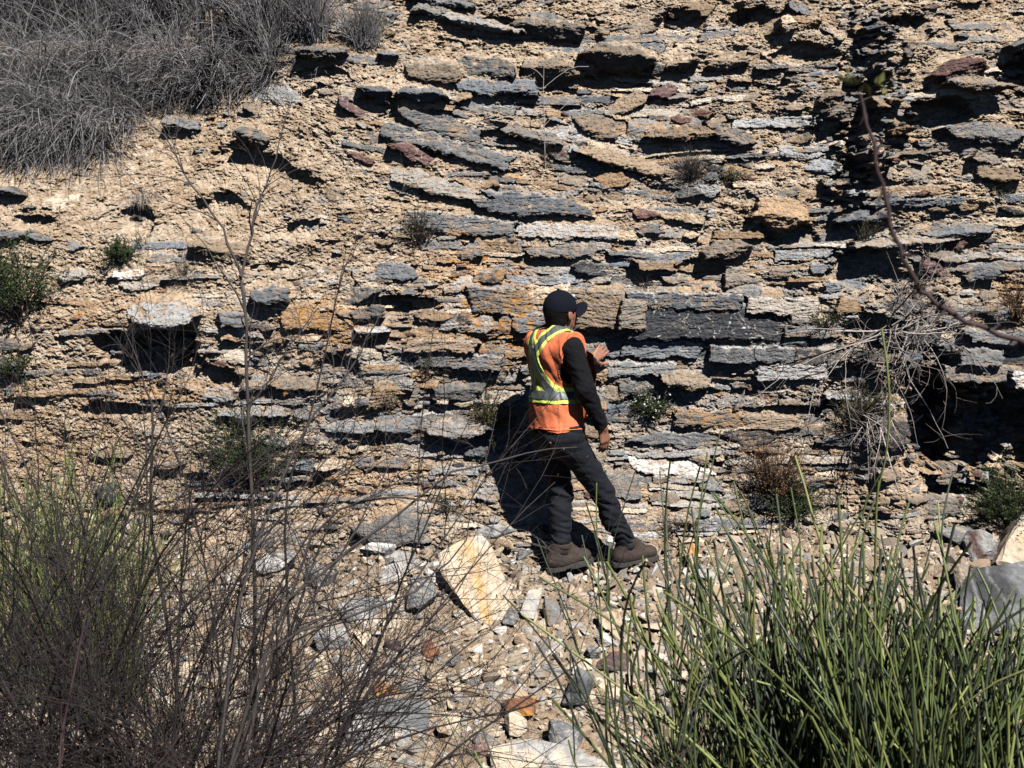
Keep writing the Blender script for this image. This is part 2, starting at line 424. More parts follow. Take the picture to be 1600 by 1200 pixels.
# ---- generic blocks everywhere, denser in the rocky zones
rs = np.random.RandomState(5)
cols = ['grey', 'grey', 'grey', 'blue', 'pale', 'warm', 'warm', 'warm', 'dark', 'tan', 'tan', 'maroon', 'cream']
cnt = 0
QX = rs.uniform(-250, 1850, 7000); QY = rs.uniform(-250, 900, 7000)
_dx, _dy, _dz = ray(QX, QY); _y = np.full(7000, 8.0)
for _ in range(14):
    _y = 0.4 * _y + 0.6 * face_y(_dx * _y / _dy, CAMZ + _dz * _y / _dy)
for k in range(7000):
    px = QX[k]; py = QY[k]; y = float(_y[k]); x = float(_dx[k] * y / _dy[k]); z = float(CAMZ + _dz[k] * y / _dy[k])
    ii = min(np.searchsorted(xs, x), len(xs) - 1); jj = min(np.searchsorted(zs, z), len(zs) - 1)
    p = rockz[jj, ii] * (1 - 0.85 * min(1, soilz[jj, ii]))
    if rs.rand() > p: continue
    centre = math.exp(-((px - 1000) / 420) ** 4 - ((py - 600) / 250) ** 4)
    wd = float(np.clip(rs.lognormal(math.log(0.085), 0.62), 0.03, 0.42)); ht = wd * rs.uniform(0.2, 0.5)
    rot = -dip(px, py) + rs.normal(0, 0.14 if centre < 0.4 else 0.04) 
    c = cols[rs.randint(len(cols))]
    block(x, z, wd, ht, rot, rs.uniform(0.0, 0.05) + wd * 0.22, rs.uniform(0.2, 1.7), rs.uniform(-0.3, 0.9), rs.normal(0, 0.4), c,
          'bed' if rs.rand() < centre else 'slab', rs, edge=0.5 * rs.rand() * (0.3 + centre), ridge=rs.uniform(-0.8, 0.4), yc=y + rs.uniform(-0.05, 0.03))
    cnt += 1
print('blocks', cnt, time.time() - T0)

# ---- the regular beds of the middle: rows of jointed blocks
def beds(px0, px1, py0, py1, tmin, tmax, cover, seed, cset, prot=(0.0, 0.035), slope=0.0, edge=0.9, lw=1.0):
    r = np.random.RandomState(seed)
    py = py0
    while py < py1:
        t = r.uniform(tmin, tmax)
        px = px0 + r.uniform(-60, 20)
        rowp = r.uniform(*prot)
        while px < px1 + r.uniform(-60, 40):
            wv = lw * r.uniform(1.4, 8.5) * t + 12
            if r.rand() < cover:
                yy = py + t / 2 + slope * (px - px0) + 9 * math.sin(px / 170.0 + py / 90)
                x, y, z = hit_face(px + wv / 2, yy); sc = y / FPX
                block(x, z, (wv - 3) * sc, (t * r.uniform(.7, 1.15) - 2) * sc, -math.radians(r.normal(0, 2.6)) - slope, rowp + r.uniform(0, 0.025), r.uniform(0.05, 0.5), r.uniform(-0.1, 0.2),
                      r.normal(0, 0.10), cset[r.randint(len(cset))], 'bed', r, edge=edge * r.uniform(0.2, 1), vein=1.0, ridge=-0.9, yc=y - 0.01)
            px += wv
        py += t + r.uniform(0, 7)
G = ['grey', 'grey', 'blue', 'pale', 'warm', 'dark', 'grey']
beds(690, 1290, 430, 700, 12, 36, 0.78, 1, G)
beds(660, 900, 340, 440, 12, 24, 0.5, 2, G, slope=0.03)
beds(900, 1300, 690, 850, 9, 20, 0.5, 3, ['pale', 'white', 'warm', 'grey', 'tan'], (0, .035))
beds(540, 760, 500, 700, 14, 28, 0.55, 4, ['grey', 'pale', 'grey', 'tan'], (0, .04))
beds(240, 560, 380, 500, 10, 22, 0.42, 5, ['pale', 'grey', 'tan', 'pale'], (0, .04), slope=0.03)
beds(330, 720, 600, 840, 10, 26, 0.38, 6, ['pale', 'grey', 'tan', 'cream'], (0, .04))
beds(1430, 1750, 520, 600, 16, 30, 0.9, 7, G, (0.03, .08))
beds(1440, 1750, 690, 790, 14, 28, 0.6, 8, ['warm', 'tan', 'grey'], (-.12, -.02))
beds(1230, 1750, 360, 400, 10, 20, 0.7, 9, G, (0.0, .04), slope=-0.06)
beds(590, 770, 175, 300, 16, 28, 0.75, 10, ['grey', 'blue', 'grey', 'pale'], (0.0, .05), slope=0.26)
beds(760, 1000, 165, 300, 12, 24, 0.6, 11, G, (0.0, .05), slope=0.13)
beds(0, 240, 580, 700, 10, 22, 0.3, 12, ['pale', 'tan', 'grey'], (0, .03))

G2 = ['pale', 'grey', 'warm', 'pale', 'tan', 'grey', 'cream']
beds(740, 1750, 50, 440, 7, 18, 0.55, 21, G2, (0.02, .07), slope=-0.03, lw=2.0)
beds(560, 1000, 60, 340, 8, 18, 0.5, 22, G2, (0.02, .06), slope=0.14, lw=2.0)
beds(300, 1350, 380, 830, 6, 13, 0.5, 23, G2, (0.01, .045), slope=0.01, lw=2.6)
beds(80, 420, 380, 620, 7, 15, 0.25, 24, ['pale', 'tan', 'grey'], (0.0, .04), slope=0.02, lw=2.0)
# ---- crumbling soil lying over parts of the beds
dr = fbm(X * 2.6, Z * 4.2, 141, 5, 0.6); dr2 = fbm(X * 24, Z * 30, 142, 4, 0.65)
YD = YB - 0.015 - 0.17 * np.clip(dr + 0.05 + 0.35 * soilz, -0.2, 0.5) - 0.022 * dr2 - 0.05 * PL2 - 0.02 * PL3 + 0.05 * perlin(X * 7, Z * 11, 143) + 0.025 * sstep(0.1, 0.45, pk) + 0.10 * (1 - CALM)
mD = YD < Y
Y = np.where(mD, YD, Y)
ct = PAL['tan'] * (1 + 0.5 * dr2[..., None]); ct = ct + (PAL['cream'] - ct) * np.clip(0.35 + 1.1 * n2 + 0.4 * n1, 0, 1)
ct = ct + (PAL['orange'] - ct) * st * 0.5
TINT = np.where(mD[..., None], ct, TINT)
def blur(A, r):
    for ax_ in (0, 1):
        c = np.cumsum(np.concatenate([np.repeat(np.take(A, [0], ax_), r + 1, ax_), A, np.repeat(np.take(A, [-1], ax_), r, ax_)], ax_), ax_, dtype=np.float64)
        n_ = A.shape[ax_]; A = ((np.take(c, range(2 * r + 1, 2 * r + 1 + n_), ax_) - np.take(c, range(0, n_), ax_)) / (2 * r + 1)).astype(np.float32)
    return A
# the cut face is flatter than the raw relief
Yb_ = YB + blur(blur(Y - YB, 30), 24)
Y = Yb_ + (0.58 + 0.14 * np.clip(bump2(1400, 180, 300, 160) + bump2(800, 90, 260, 70), 0, 1)) * (Y - Yb_)
# ---- hollows and steps of the photograph (photo pixels, depth in metres)
def hollow(cx, cy, rx, ry, depth, rot=0, p=2.0):
    global Y
    a = math.radians(rot)
    ww = 0.42 * fbm(X * 6, Z * 9, int(cx) % 97, 4, 0.62)
    u = ((PX - cx) * math.cos(a) + (PY - cy) * math.sin(a)) / rx + ww
    v = (-(PX - cx) * math.sin(a) + (PY - cy) * math.cos(a)) / ry + 0.6 * ww + 0.35 * PL2
    r = u * u + v * v
    Y += min((1.15 if cx > 1400 or cx < 300 else 0.9) * depth, .42) * (1 - sstep(0.55, 1.15, r)) * (0.75 + 0.25 * np.clip(-v, -1, 1))
for h in [(262, 548, 60, 38, .24), (185, 545, 40, 26, .16), (410, 262, 95, 26, .16, 22), (345, 325, 45, 24, .14), (215, 345, 30, 26, .16),
          (630, 478, 55, 18, .20), (530, 575, 40, 20, .12), (720, 688, 55, 11, .12), (850, 405, 45, 14, .10), (1335, 130, 26, 60, .10),
          (1300, 205, 40, 24, .14), (1450, 190, 70, 32, .22), (1330, 270, 26, 30, .16), (1230, 365, 40, 26, .18),
          (1540, 680, 110, 75, .42), (1460, 650, 55, 95, .32), (1345, 420, 60, 40, .16), (1360, 520, 45, 30, .16), (1500, 770, 60, 30, .30),
          (1330, 620, 45, 60, .12), (1060, 45, 40, 30, .16), (1180, 40, 45, 30, .20), (770, 40, 40, 14, .14), (900, 60, 40, 18, .10),
          (505, 118, 40, 14, .14), (850, 128, 50, 18, .12), (960, 128, 60, 14, .12), (1120, 110, 55, 12, .10), (1255, 90, 50, 20, .12), (590, 165, 40, 14, .14),
          (790, 215, 60, 12, .10), (1070, 612, 55, 10, .10), (470, 360, 40, 16, .10), (330, 590, 50, 20, .12), (180, 640, 60, 12, .12), (1090, 420, 40, 16, .1),
          (1590, 140, 40, 50, .2), (1420, 45, 30, 24, .12), (700, 135, 40, 14, .1), (440, 420, 45, 12, .08), (1220, 640, 70, 8, .08), (60, 350, 40, 14, .1)]:
    hollow(*h)
# the buttress right of the gully stands proud
xb = 1348 + 16 * fbm(X * 3, Z * 4, 81, 3) + 25 * np.sin(PY / 70.0)
Y -= 0.11 * sstep(-16, 16, PX - xb + 10 * ROCKN + 10 * rough) * sstep(30, 60, PY) * (1 - sstep(300, 360, PY)) * (1 - sstep(1450, 1600, PX) * 0.7)
# wall right of the plant: a pilaster of crumbly soil at px 1330-1420, py 620-800
Y -= 0.12 * bump2(1385, 730, 45, 110, -6, 2.0)
# talus bulge under the wall
Y -= 0.10 * bump2(1000, 830, 500, 60)

# ---- blocks one recognises in the photograph
r = np.random.RandomState(9)
hero = [  # px, py, w, h, rot, prot, up, dn, yaw, colour, kind, edge, vein, ridge
    (1110, 500, 232, 62, 1, .070, .10, .05, .02, 'dark', 'bed', .75, 2.2, -.9),
    (1060, 468, 180, 26, 1, .055, .15, .0, .0, 'grey', 'bed', .9, 1.2, -.9), (1215, 478, 110, 26, 3, .045, .2, .0, .0, 'pale', 'bed', .9, 1, -.9),
    (935, 482, 90, 62, 2, .050, .12, .0, -.1, 'warm', 'bed', .3, .6, -.9), (800, 470, 60, 44, 0, .05, .15, 0, .1, 'warm', 'bed', .5, .5, -.9), (758, 468, 46, 40, 3, .05, .15, 0, .0, 'grey', 'bed', .6, .5, -.9),
    (840, 505, 80, 30, 2, .05, .2, 0, 0, 'grey', 'bed', .7, .5, -.9), (985, 490, 40, 46, 5, .06, .1, 0, .2, 'warm', 'bed', .2, .2, -.9),
    (1030, 545, 120, 26, 1, .05, .2, 0, 0, 'grey', 'bed', .9, .8, -.9), (1170, 553, 130, 26, 0, .06, .25, .0, 0, 'grey', 'bed', .8, .8, -.9),
    (1000, 575, 110, 22, 0, .045, .2, 0, 0, 'pale', 'bed', .8, .8, -.9), (1230, 580, 110, 24, -2, .055, .25, 0, 0, 'pale', 'bed', .9, .8, -.9),
    (1070, 592, 90, 34, 4, .10, .8, .7, .1, 'warm', 'slab', .4, .3, -.3), (1105, 652, 110, 22, 1, .03, .2, 0, 0, 'warm', 'bed', .2, .3, -.9), (1200, 657, 90, 22, 1, .03, .2, 0, 0, 'warm', 'bed', .4, .3, -.9),
    (1060, 685, 150, 26, 1, .03, .3, 0, 0, 'grey', 'slab', .8, .6, -.9), (1170, 680, 90, 30, 0, .03, .3, 0, 0, 'dark', 'slab', .9, .6, -.5),
    (830, 322, 175, 40, 4, .10, .5, .5, .05, 'grey', 'slab', .5, .7, -.6), (720, 350, 170, 26, 6, .05, .4, .1, 0, 'grey', 'bed', .8, .8, -.9),
    (885, 362, 150, 22, 1, .05, .5, .1, 0, 'pale', 'bed', .9, 1, -.9), (880, 392, 130, 26, 0, .06, .5, .2, 0, 'grey', 'slab', .3, .3, -.6),
    (1130, 390, 80, 36, -14, .16, .9, .9, .1, 'warm', 'slab', .3, .2, -.2), (1215, 335, 100, 56, 8, .16, .7, .8, -.1, 'tan', 'slab', .2, .2, -.2),
    (970, 97, 118, 44, 6, .20, 1.1, 1.3, .05, 'warm', 'slab', .5, .1, .15), (860, 50, 120, 34, 5, .17, 1.2, 1.1, .1, 'warm', 'slab', .6, .1, .2),
    (860, 115, 90, 42, -3, .18, 1.0, 1.2, 0, 'warm', 'slab', .5, .1, .2), (1060, 104, 60, 18, -14, .14, 1.0, 1.2, .1, 'warm', 'slab', .1, .1, .2), (1133, 104, 66, 16, -6, .14, 1, 1.2, 0, 'warm', 'slab', .1, .1, .3),
    (750, 42, 150, 26, 12, .12, 1.6, 1.0, 0, 'pale', 'slab', .6, .1, -.2), (670, 22, 60, 24, 10, .12, 1.6, 1, 0, 'grey', 'slab', .3, .2, -.2), (690, 7, 120, 20, 4, .12, 1.4, 1, .1, 'grey', 'slab', .2, .2, -.2),
    (510, 86, 96, 22, 1, .17, 1.3, 1.2, 0, 'grey', 'slab', .5, .1, -.1), (607, 88, 36, 16, 6, .10, 1.3, 1, .1, 'grey', 'slab', .3, .1, 0), (760, 110, 80, 32, 2, .12, .5, .5, -.3, 'grey', 'bed', .3, .2, -.6),
    (680, 118, 80, 30, 3, .12, .6, .5, 0, 'warm', 'bed', .3, .1, -.5), (660, 152, 80, 24, 4, .16, 1.4, 1.2, .0, 'grey', 'slab', .3, .1, .1), (590, 150, 50, 26, 8, .15, 1.3, 1.2, -.1, 'grey', 'slab', .2, .1, .2),
    (780, 140, 120, 26, -1, .12, .8, .6, 0, 'grey', 'bed', .3, .3, -.6), (690, 200, 130, 26, 16, .10, .6, .4, .0, 'grey', 'bed', .2, .3, -.7), (830, 215, 110, 24, 14, .12, 1.0, .8, 0, 'grey', 'slab', .2, .3, -.3),
    (700, 230, 200, 28, 15, .09, .7, .3, 0, 'grey', 'bed', .5, .5, -.8), (935, 200, 90, 44, 15, .08, .8, .2, -.1, 'warm', 'slab', .5, .2, -.6), (1060, 212, 120, 26, -5, .12, 1, .9, .0, 'warm', 'slab', .3, .1, -.3),
    (1140, 215, 70, 34, 20, .12, .9, .6, .1, 'grey', 'slab', .2, .3, -.4), (980, 255, 170, 30, 13, .10, .9, .6, 0, 'warm', 'slab', .3, .5, -.5), (680, 290, 170, 30, 14, .06, .8, .3, 0, 'pale', 'slab', .6, .5, -.6),
    (1480, 118, 96, 36, -20, .20, 1.2, 1.2, .1, 'maroon', 'slab', .1, .1, .1), (1502, 140, 108, 22, 5, .22, 1.3, .7, .0, 'warm', 'slab', .3, .0, -.1), (1525, 213, 130, 36, 2, .14, .6, .9, .05, 'grey', 'slab', .3, .6, -.4),
    (1352, 250, 48, 30, 10, .18, 1.0, 1.0, .3, 'pale', 'slab', .3, .1, .2), (1585, 75, 60, 20, -14, .18, 1.2, 1.1, 0, 'grey', 'slab', .3, .1, 0), (1545, 275, 80, 26, 2, .14, .7, .6, 0, 'warm', 'slab', .2, .2, -.5),
    (1285, 262, 70, 30, -5, .08, .9, .6, 0, 'pale', 'slab', .6, .3, -.3), (1310, 292, 70, 14, 8, .12, 1.3, .8, 0, 'grey', 'slab', .3, .2, -.2), (1290, 158, 50, 28, -12, .12, .8, 1.1, .1, 'warm', 'slab', .2, .1, .1), (1305, 178, 36, 26, -25, .14, .8, 1.1, .1, 'warm', 'slab', .2, .1, .1),
    (1385, 160, 60, 24, 2, .10, .6, .5, 0, 'pale', 'slab', .6, .1, -.4), (1340, 340, 90, 22, -8, .10, 1.2, .8, 0, 'grey', 'slab', .4, .2, -.2), (1240, 45, 80, 26, -10, .12, .9, 1, 0, 'tan', 'slab', .2, .1, .2),
    (265, 490, 110, 46, 4, .24, .8, .9, .12, 'pale', 'slab', .9, .1, -.5), (430, 462, 66, 34, -10, .16, .8, 1.0, .2, 'grey', 'slab', .8, .1, -.3), (290, 200, 60, 26, 12, .16, 1.3, 1.1, 0, 'grey', 'slab', .5, .1, -.1),
    (350, 390, 110, 34, 8, .10, .8, .8, .0, 'warm', 'slab', .7, .1, -.2), (400, 215, 70, 22, 15, .12, 1.2, .8, 0, 'grey', 'slab', .4, .1, -.2), (205, 428, 60, 18, -6, .06, 1, .5, 0, 'white', 'slab', .6, .1, -.3), (120, 430, 46, 18, -8, .06, .9, .4, .1, 'pale', 'slab', .5, .1, -.4),
    (370, 500, 46, 26, 6, .08, .4, .2, .1, 'grey', 'bed', .3, .1, -.7), (20, 300, 60, 18, 6, .16, 1.3, 1, 0, 'grey', 'slab', .3, .1, 0), (20, 368, 50, 18, 2, .1, .6, .5, 0, 'grey', 'slab', .2, .1, -.3), (575, 488, 50, 26, -8, .06, .4, .2, 0, 'grey', 'slab', .2, .1, -.5),
    (620, 425, 80, 34, 10, .05, .5, .2, 0, 'grey', 'slab', .4, .2, -.6), (585, 515, 60, 12, 0, .08, .9, .8, .1, 'white', 'slab', .7, 0, -.3), (690, 540, 110, 20, 2, .06, .2, 0, 0, 'warm', 'bed', .5, .3, -.9), (720, 562, 130, 26, 4, .06, .2, 0, 0, 'grey', 'bed', .6, .5, -.9),
    (400, 640, 130, 22, 0, .05, .8, .3, 0, 'pale', 'slab', .9, .3, -.6), (545, 665, 90, 22, 0, .05, .6, .3, 0, 'pale', 'slab', .9, .3, -.6), (715, 668, 110, 30, 0, .10, .7, .7, 0, 'pale', 'slab', .9, .3, -.5), (780, 620, 70, 26, 0, .03, .6, .2, 0, 'pale', 'slab', .9, .1, -.6),
    (1040, 728, 130, 30, 2, .04, .8, .2, 0, 'white', 'slab', .9, .2, -.6), (1100, 770, 100, 18, 4, .03, .8, .2, 0, 'pale', 'slab', .9, .2, -.6), (1520, 555, 66, 26, 3, .13, .5, .3, 0, 'grey', 'bed', .3, .3, -.8), (1530, 582, 120, 26, 1, .11, .4, .2, 0, 'grey', 'bed', .5, .3, -.8),
    (1590, 590, 50, 26, 0, .13, .4, .2, 0, 'white', 'bed', .6, .1, -.8), (1560, 525, 120, 20, 1, .10, .3, .2, 0, 'grey', 'bed', .3, .3, -.8), (1500, 750, 110, 22, -2, .0, .6, .3, 0, 'pale', 'bed', .5, .1, -.8), (1460, 790, 70, 22, 0, .02, .5, .3, 0, 'warm', 'bed', .2, .1, -.6),
    (1400, 380, 160, 18, -4, .10, 1.3, .9, 0, 'pale', 'slab', .5, .1, -.2), (1490, 362, 120, 22, -3, .09, 1.1, .8, 0, 'grey', 'slab', .4, .2, -.3), (1420, 555, 30, 20, 0, .05, .5, .3, 0, 'grey', 'bed', .5, .1, -.5),
    (785, 770, 80, 26, 0, .05, .6, .3, 0, 'pale', 'slab', .9, .2, -.4), (600, 720, 110, 22, 3, .04, .5, .2, 0, 'grey', 'slab', .6, .2, -.5), (1220, 45, 30, 26, 0, .1, .9, .6, 0, 'cream', 'slab', .3, 0, 0)]
for h in hero:
    px, py, wv, hv, rot, prot, up, dn, yaw, colr, kind, edge, vein, ridge = h
    hx, hy, hz = hit_face(px, py); di = max(3, int(wv * 0.9)); dj = max(3, int(hv * 0.8))
    ii0 = np.searchsorted(xs, hx); jj0 = np.searchsorted(zs, hz)
    loc = float(np.percentile(Y[max(0, jj0 - dj // 2):jj0 + dj // 2 + 1, max(0, ii0 - di // 2):ii0 + di // 2 + 1], 35))
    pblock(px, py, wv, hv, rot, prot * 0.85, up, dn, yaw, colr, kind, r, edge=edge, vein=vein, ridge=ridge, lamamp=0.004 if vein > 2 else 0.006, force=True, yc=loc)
# broken stone and soil inside the hollows and on the step
rs = np.random.RandomState(19)
DEEP = (Y - YB > 0.10) | ((np.abs(PX - xb) < 40) & (PY > 20) & (PY < 330))
jj_, ii_ = np.nonzero(DEEP & (PX > -100) & (PX < 1700) & (PY > -100) & (PY < 860))
for k in rs.randint(0, len(jj_), 900):
    j, i = jj_[k], ii_[k]; wd = float(np.clip(rs.lognormal(math.log(0.07), 0.5), 0.03, 0.2))
    block(float(xs[i]), float(zs[j]), wd, wd * rs.uniform(.25, .6), rs.normal(0, .15), rs.uniform(0, .03), rs.uniform(.2, 1.5), rs.uniform(-.2, 1.2), rs.normal(0, .4), cols[rs.randint(len(cols))], 'slab', rs, ridge=rs.uniform(-.8, .4), yc=float(Y[j, i]) + rs.uniform(-.04, .02))
print('hero', time.time() - T0)
mm = sstep(0.12, 0.3, X) * (1 - sstep(0.92, 1.1, X)) * (1 - sstep(0.7, 1.0, Z))
Y = np.where(mm > 0, np.maximum(Y, YB - 0.16 * (1 - mm) - 0.05 + 0.3 * (Y - YB) * (Y < YB)), Y)
# ---- soil washed into the gaps: between the stones the face is crumbling earth
def blur(A, r):
    for ax_ in (0, 1):
        c = np.cumsum(np.concatenate([np.repeat(np.take(A, [0], ax_), r + 1, ax_), A, np.repeat(np.take(A, [-1], ax_), r, ax_)], ax_), ax_, dtype=np.float64)
        n_ = A.shape[ax_]; A = ((np.take(c, range(2 * r + 1, 2 * r + 1 + n_), ax_) - np.take(c, range(0, n_), ax_)) / (2 * r + 1)).astype(np.float32)
    return A
Ys = blur(blur(Y, 9), 7)
earth = 1.1 * bump2(130, 460, 260, 190, 0, 2) + 0.9 * bump2(420, 330, 200, 130, 0, 2) + 0.9 * bump2(640, 100, 150, 50, 0, 1.5) + 0.6 * bump2(1130, 50, 160, 70) + 0.6 * bump2(180, 700, 260, 120) + 0.5 * bump2(560, 400, 170, 120) \
    + 0.6 * bump2(1400, 620, 60, 160) + 0.5 * bump2(1480, 60, 160, 50) + 0.5 * bump2(1000, 350, 130, 50) + 0.4 * bump2(600, 760, 220, 90)
FM = np.clip(0.25 + earth + 0.9 * fbm(X * 3.5, Z * 5, 161, 4, 0.6), 0, 0.96) * (1 - 0.85 * blur(DEEP.astype(np.float32), 6)) * (1 - 0.3 * KM)
lim = Ys + (0.030 + 0.05 * np.clip(fbm(X * 3, Z * 5, 163, 3) + 0.1, 0, 1)) * (1 - 0.35 * KM) + 0.010 * dr2 - 0.010 * PL3
Y = np.where((Y > lim) & (blur(DEEP.astype(np.float32), 3) < 0.5), lim + 0.25 * (Y - lim), Y)
YFl = Ys - 0.002 + 0.020 * dr2 - 0.010 * PL3 - 0.012 * PL4 + 0.010 * perlin(X * 30, Z * 30, 162) + 0.006 * rough
dlt = np.clip(Y - YFl, 0, None)
Y = np.where(Y > YFl, YFl + dlt * (1 - FM), Y)
sm = np.clip(dlt / 0.012, 0, 1)[..., None] * np.clip(FM * 1.5 - .25, 0, 1)[..., None]
dust = PAL['tan'] * (1.02 + 0.35 * dr2[..., None]) * (1 + 0.2 * n1); dust = dust + (PAL['cream'] - dust) * np.clip(0.45 + 1.0 * n2 + 0.5 * n1 + .4 * n3, 0, 1)
dust = dust + (PAL['orange'] * 1.1 - dust) * np.clip(st, 0, 1) * 0.5
TINT += (dust - TINT) * sm
# last, finest relief over everything, and a little sand at the foot
Y += 0.0022 * perlin(X * 110, Z * 120, 131) + 0.0035 * perlin(X * 55, Z * 75, 132)
np.clip(TINT, 0.02, 0.85, out=TINT)
V = np.stack([X, Y, Z], -1).reshape(-1, 3)
rock_face = mk('rock_face', V, grid_faces(*X.shape)[:, ::1], M['cliff'], tint=TINT.reshape(-1, 3))
tag(rock_face, 'sunlit road cutting of layered grey rock in tan crumbling soil', None, None, 'structure')
YF = Y
def surf_y(x, z):
    i = int(np.clip(np.searchsorted(xs, x), 0, len(xs) - 1)); j = int(np.clip(np.searchsorted(zs, z), 0, len(zs) - 1))
    a = YF[max(0, j - 2):j + 3, max(0, i - 2):i + 3]
    return float(a.mean())
def on_face(px, py):
    """point of the finished face seen at a photo pixel"""
    dx, dy, dz = ray(px, py)
    for y in np.arange(6.8, 13, 0.02):
        t = y / dy
        if y > surf_y(dx * t, CAMZ + dz * t): break
    return np.array([dx * t, y, CAMZ + dz * t])
print('face', time.time() - T0)

# ------------------------------------------------------------------ the ground
GY = np.array([-6, -1, 0.8, 1.8, 2.6, 3.2, 4.2, 5.0, 6.0, 7.0, 7.4, 7.7, 8.5])
GZ = np.array([0.35, 0.35, 0.32, 0.28, 0.15, -0.15, -0.60, -0.64, -0.40, -0.10, 0.02, 0.16, 0.6])
def ground_macro(x, y):
    x = np.asarray(x, float); y = np.asarray(y, float)
    z = np.interp(y, GY, GZ)
    z = z + 0.10 * sstep(0.4, 1.5, x) * sstep(6.6, 7.4, y) + 0.06 * sstep(-1, -3, x) * sstep(5.5, 7, y)
    z = z + 0.05 * perlin(x * 0.9 + 4, y * 0.9, 201) * sstep(3, 5, y)
    z = z + (0.16 * np.abs(fbm(x * 1.7, y * 0.3 + 2, 202, 3)) + 0.05 * fbm(x * 6, y * 6, 204, 3)) * sstep(6.9, 7.5, y)
    return z
def ground_z(x, y):
    return ground_macro(x, y) + 0.03 * fbm(np.asarray(x) * 3.5, np.asarray(y) * 3.5, 203, 3)
_HY = np.arange(3.6, 9, 0.012)
def hit_ground(px, py):
    dx, dy, dz = ray(px, py)
    t = _HY / dy
    b = CAMZ + dz * t < ground_z(dx * t, _HY)
    k = int(np.argmax(b)) if b.any() else len(_HY) - 1
    return np.array([dx * t[k], _HY[k], CAMZ + dz * t[k]])
gx = np.concatenate([np.linspace(-60, -9, 20), np.linspace(-8.8, -3.3, 60), np.linspace(-3.25, 3.25, 820), np.linspace(3.3, 8.8, 60), np.linspace(9, 60, 20)])
gy = np.concatenate([np.linspace(-60, -7, 16), np.linspace(-6.5, 4.9, 110), np.linspace(4.93, 7.95, 480), np.linspace(8, 9.0, 12)])
GXX, GYY = np.meshgrid(gx, gy)
g = ground_z(GXX, GYY)
dd, ii_ = worley(GXX * 16, GYY * 16, 211); d3, i3 = worley(GXX * 38, GYY * 38, 212)
fine = sstep(3, 5, GYY)
g = g + fine * (0.022 * np.clip(0.6 - dd, 0, 1) * ii_ * 2 + 0.012 * np.clip(0.55 - d3, 0, 1) * (0.3 + i3) * 2 + 0.006 * fbm(GXX * 40, GYY * 40, 213, 3, 0.6))
gt = np.empty(g.shape + (3,), np.float32)
gn = fbm(GXX * 5, GYY * 5, 214, 4)[..., None]; gm = fbm(GXX * 40, GYY * 40, 215, 2)[..., None]
gt[:] = PAL['tan'] * 0.8
gt += (PAL['cream'] * 0.75 - gt) * np.clip(0.3 + gn + 0.4 * gm, 0, 1)
gt += (PAL['warm'] * 0.8 - gt) * np.clip(-0.1 - gn + 0.3 * gm, 0, 0.8)
ground = mk('ground', np.stack([GXX, GYY, g], -1).reshape(-1, 3), grid_faces(*GXX.shape), M['ground'], tint=np.clip(gt, .02, .85).reshape(-1, 3))
tag(ground, 'stony tan soil at the foot of the cutting', None, None, 'structure')
print('ground', time.time() - T0)

# ------------------------------------------------------------------ loose stones
def ico(sub):
    bm = bmesh.new(); bmesh.ops.create_icosphere(bm, subdivisions=sub, radius=1.0)
    V = np.array([v.co[:] for v in bm.verts], np.float32); F = np.array([[v.index for v in f.verts] for f in bm.faces], np.int32)
    bm.free(); return V, F
ICO = {k: ico(k) for k in (1, 2, 3, 4, 5)}
def rock_verts(sub, dims, seed, rough=0.03, planes=14, angular=0.9):
    V, F = ICO[sub]; r = np.random.RandomState(seed)
    n = r.normal(size=(planes, 3)); n /= np.linalg.norm(n, axis=1, keepdims=True)
    n = np.concatenate([n, [[0, 0, 1], [0, 0, -1]] + r.normal(0, 0.12, (2, 3))]); n /= np.linalg.norm(n, axis=1, keepdims=True)
    dd = np.concatenate([r.uniform(0.62, 1.0, planes), [0.7, 0.7]])
    dt = V @ n.T
    rr = np.min(np.where(dt > 0.05, dd[None] / np.maximum(dt, 0.05), 9), axis=1)
    rr = angular * np.minimum(rr, 1.5) + (1 - angular) * 0.9
    if sub >= 3:
        n2 = r.normal(size=(40, 3)); n2 /= np.linalg.norm(n2, axis=1, keepdims=True)
        d2_ = r.uniform(0.86, 1.12, 40) * np.interp(np.arange(40), [0, 40], [1, 1])
        dt2 = V @ n2.T
        rr = np.minimum(rr, np.min(np.where(dt2 > 0.3, d2_[None] / np.maximum(dt2, 0.3), 9), axis=1))
    P = V * rr[:, None]
    P = P / np.abs(P).max(0) * (np.array(dims) / 2)
    if rough:
        sc = float(np.mean(dims))
        Q = P / sc
        P = P + V * (rough * sc * (vnoise(Q, 4.0, seed % 50) + 0.7 * np.round(2.5 * vnoise(Q * np.array([1, 1, 2.5]), 5.0, seed % 50 + 9)) / 2.5 + (0.5 * vnoise(Q, 17.0, seed % 50 + 19) if sub >= 4 else 0))[:, None])
    return P.astype(np.float32), F
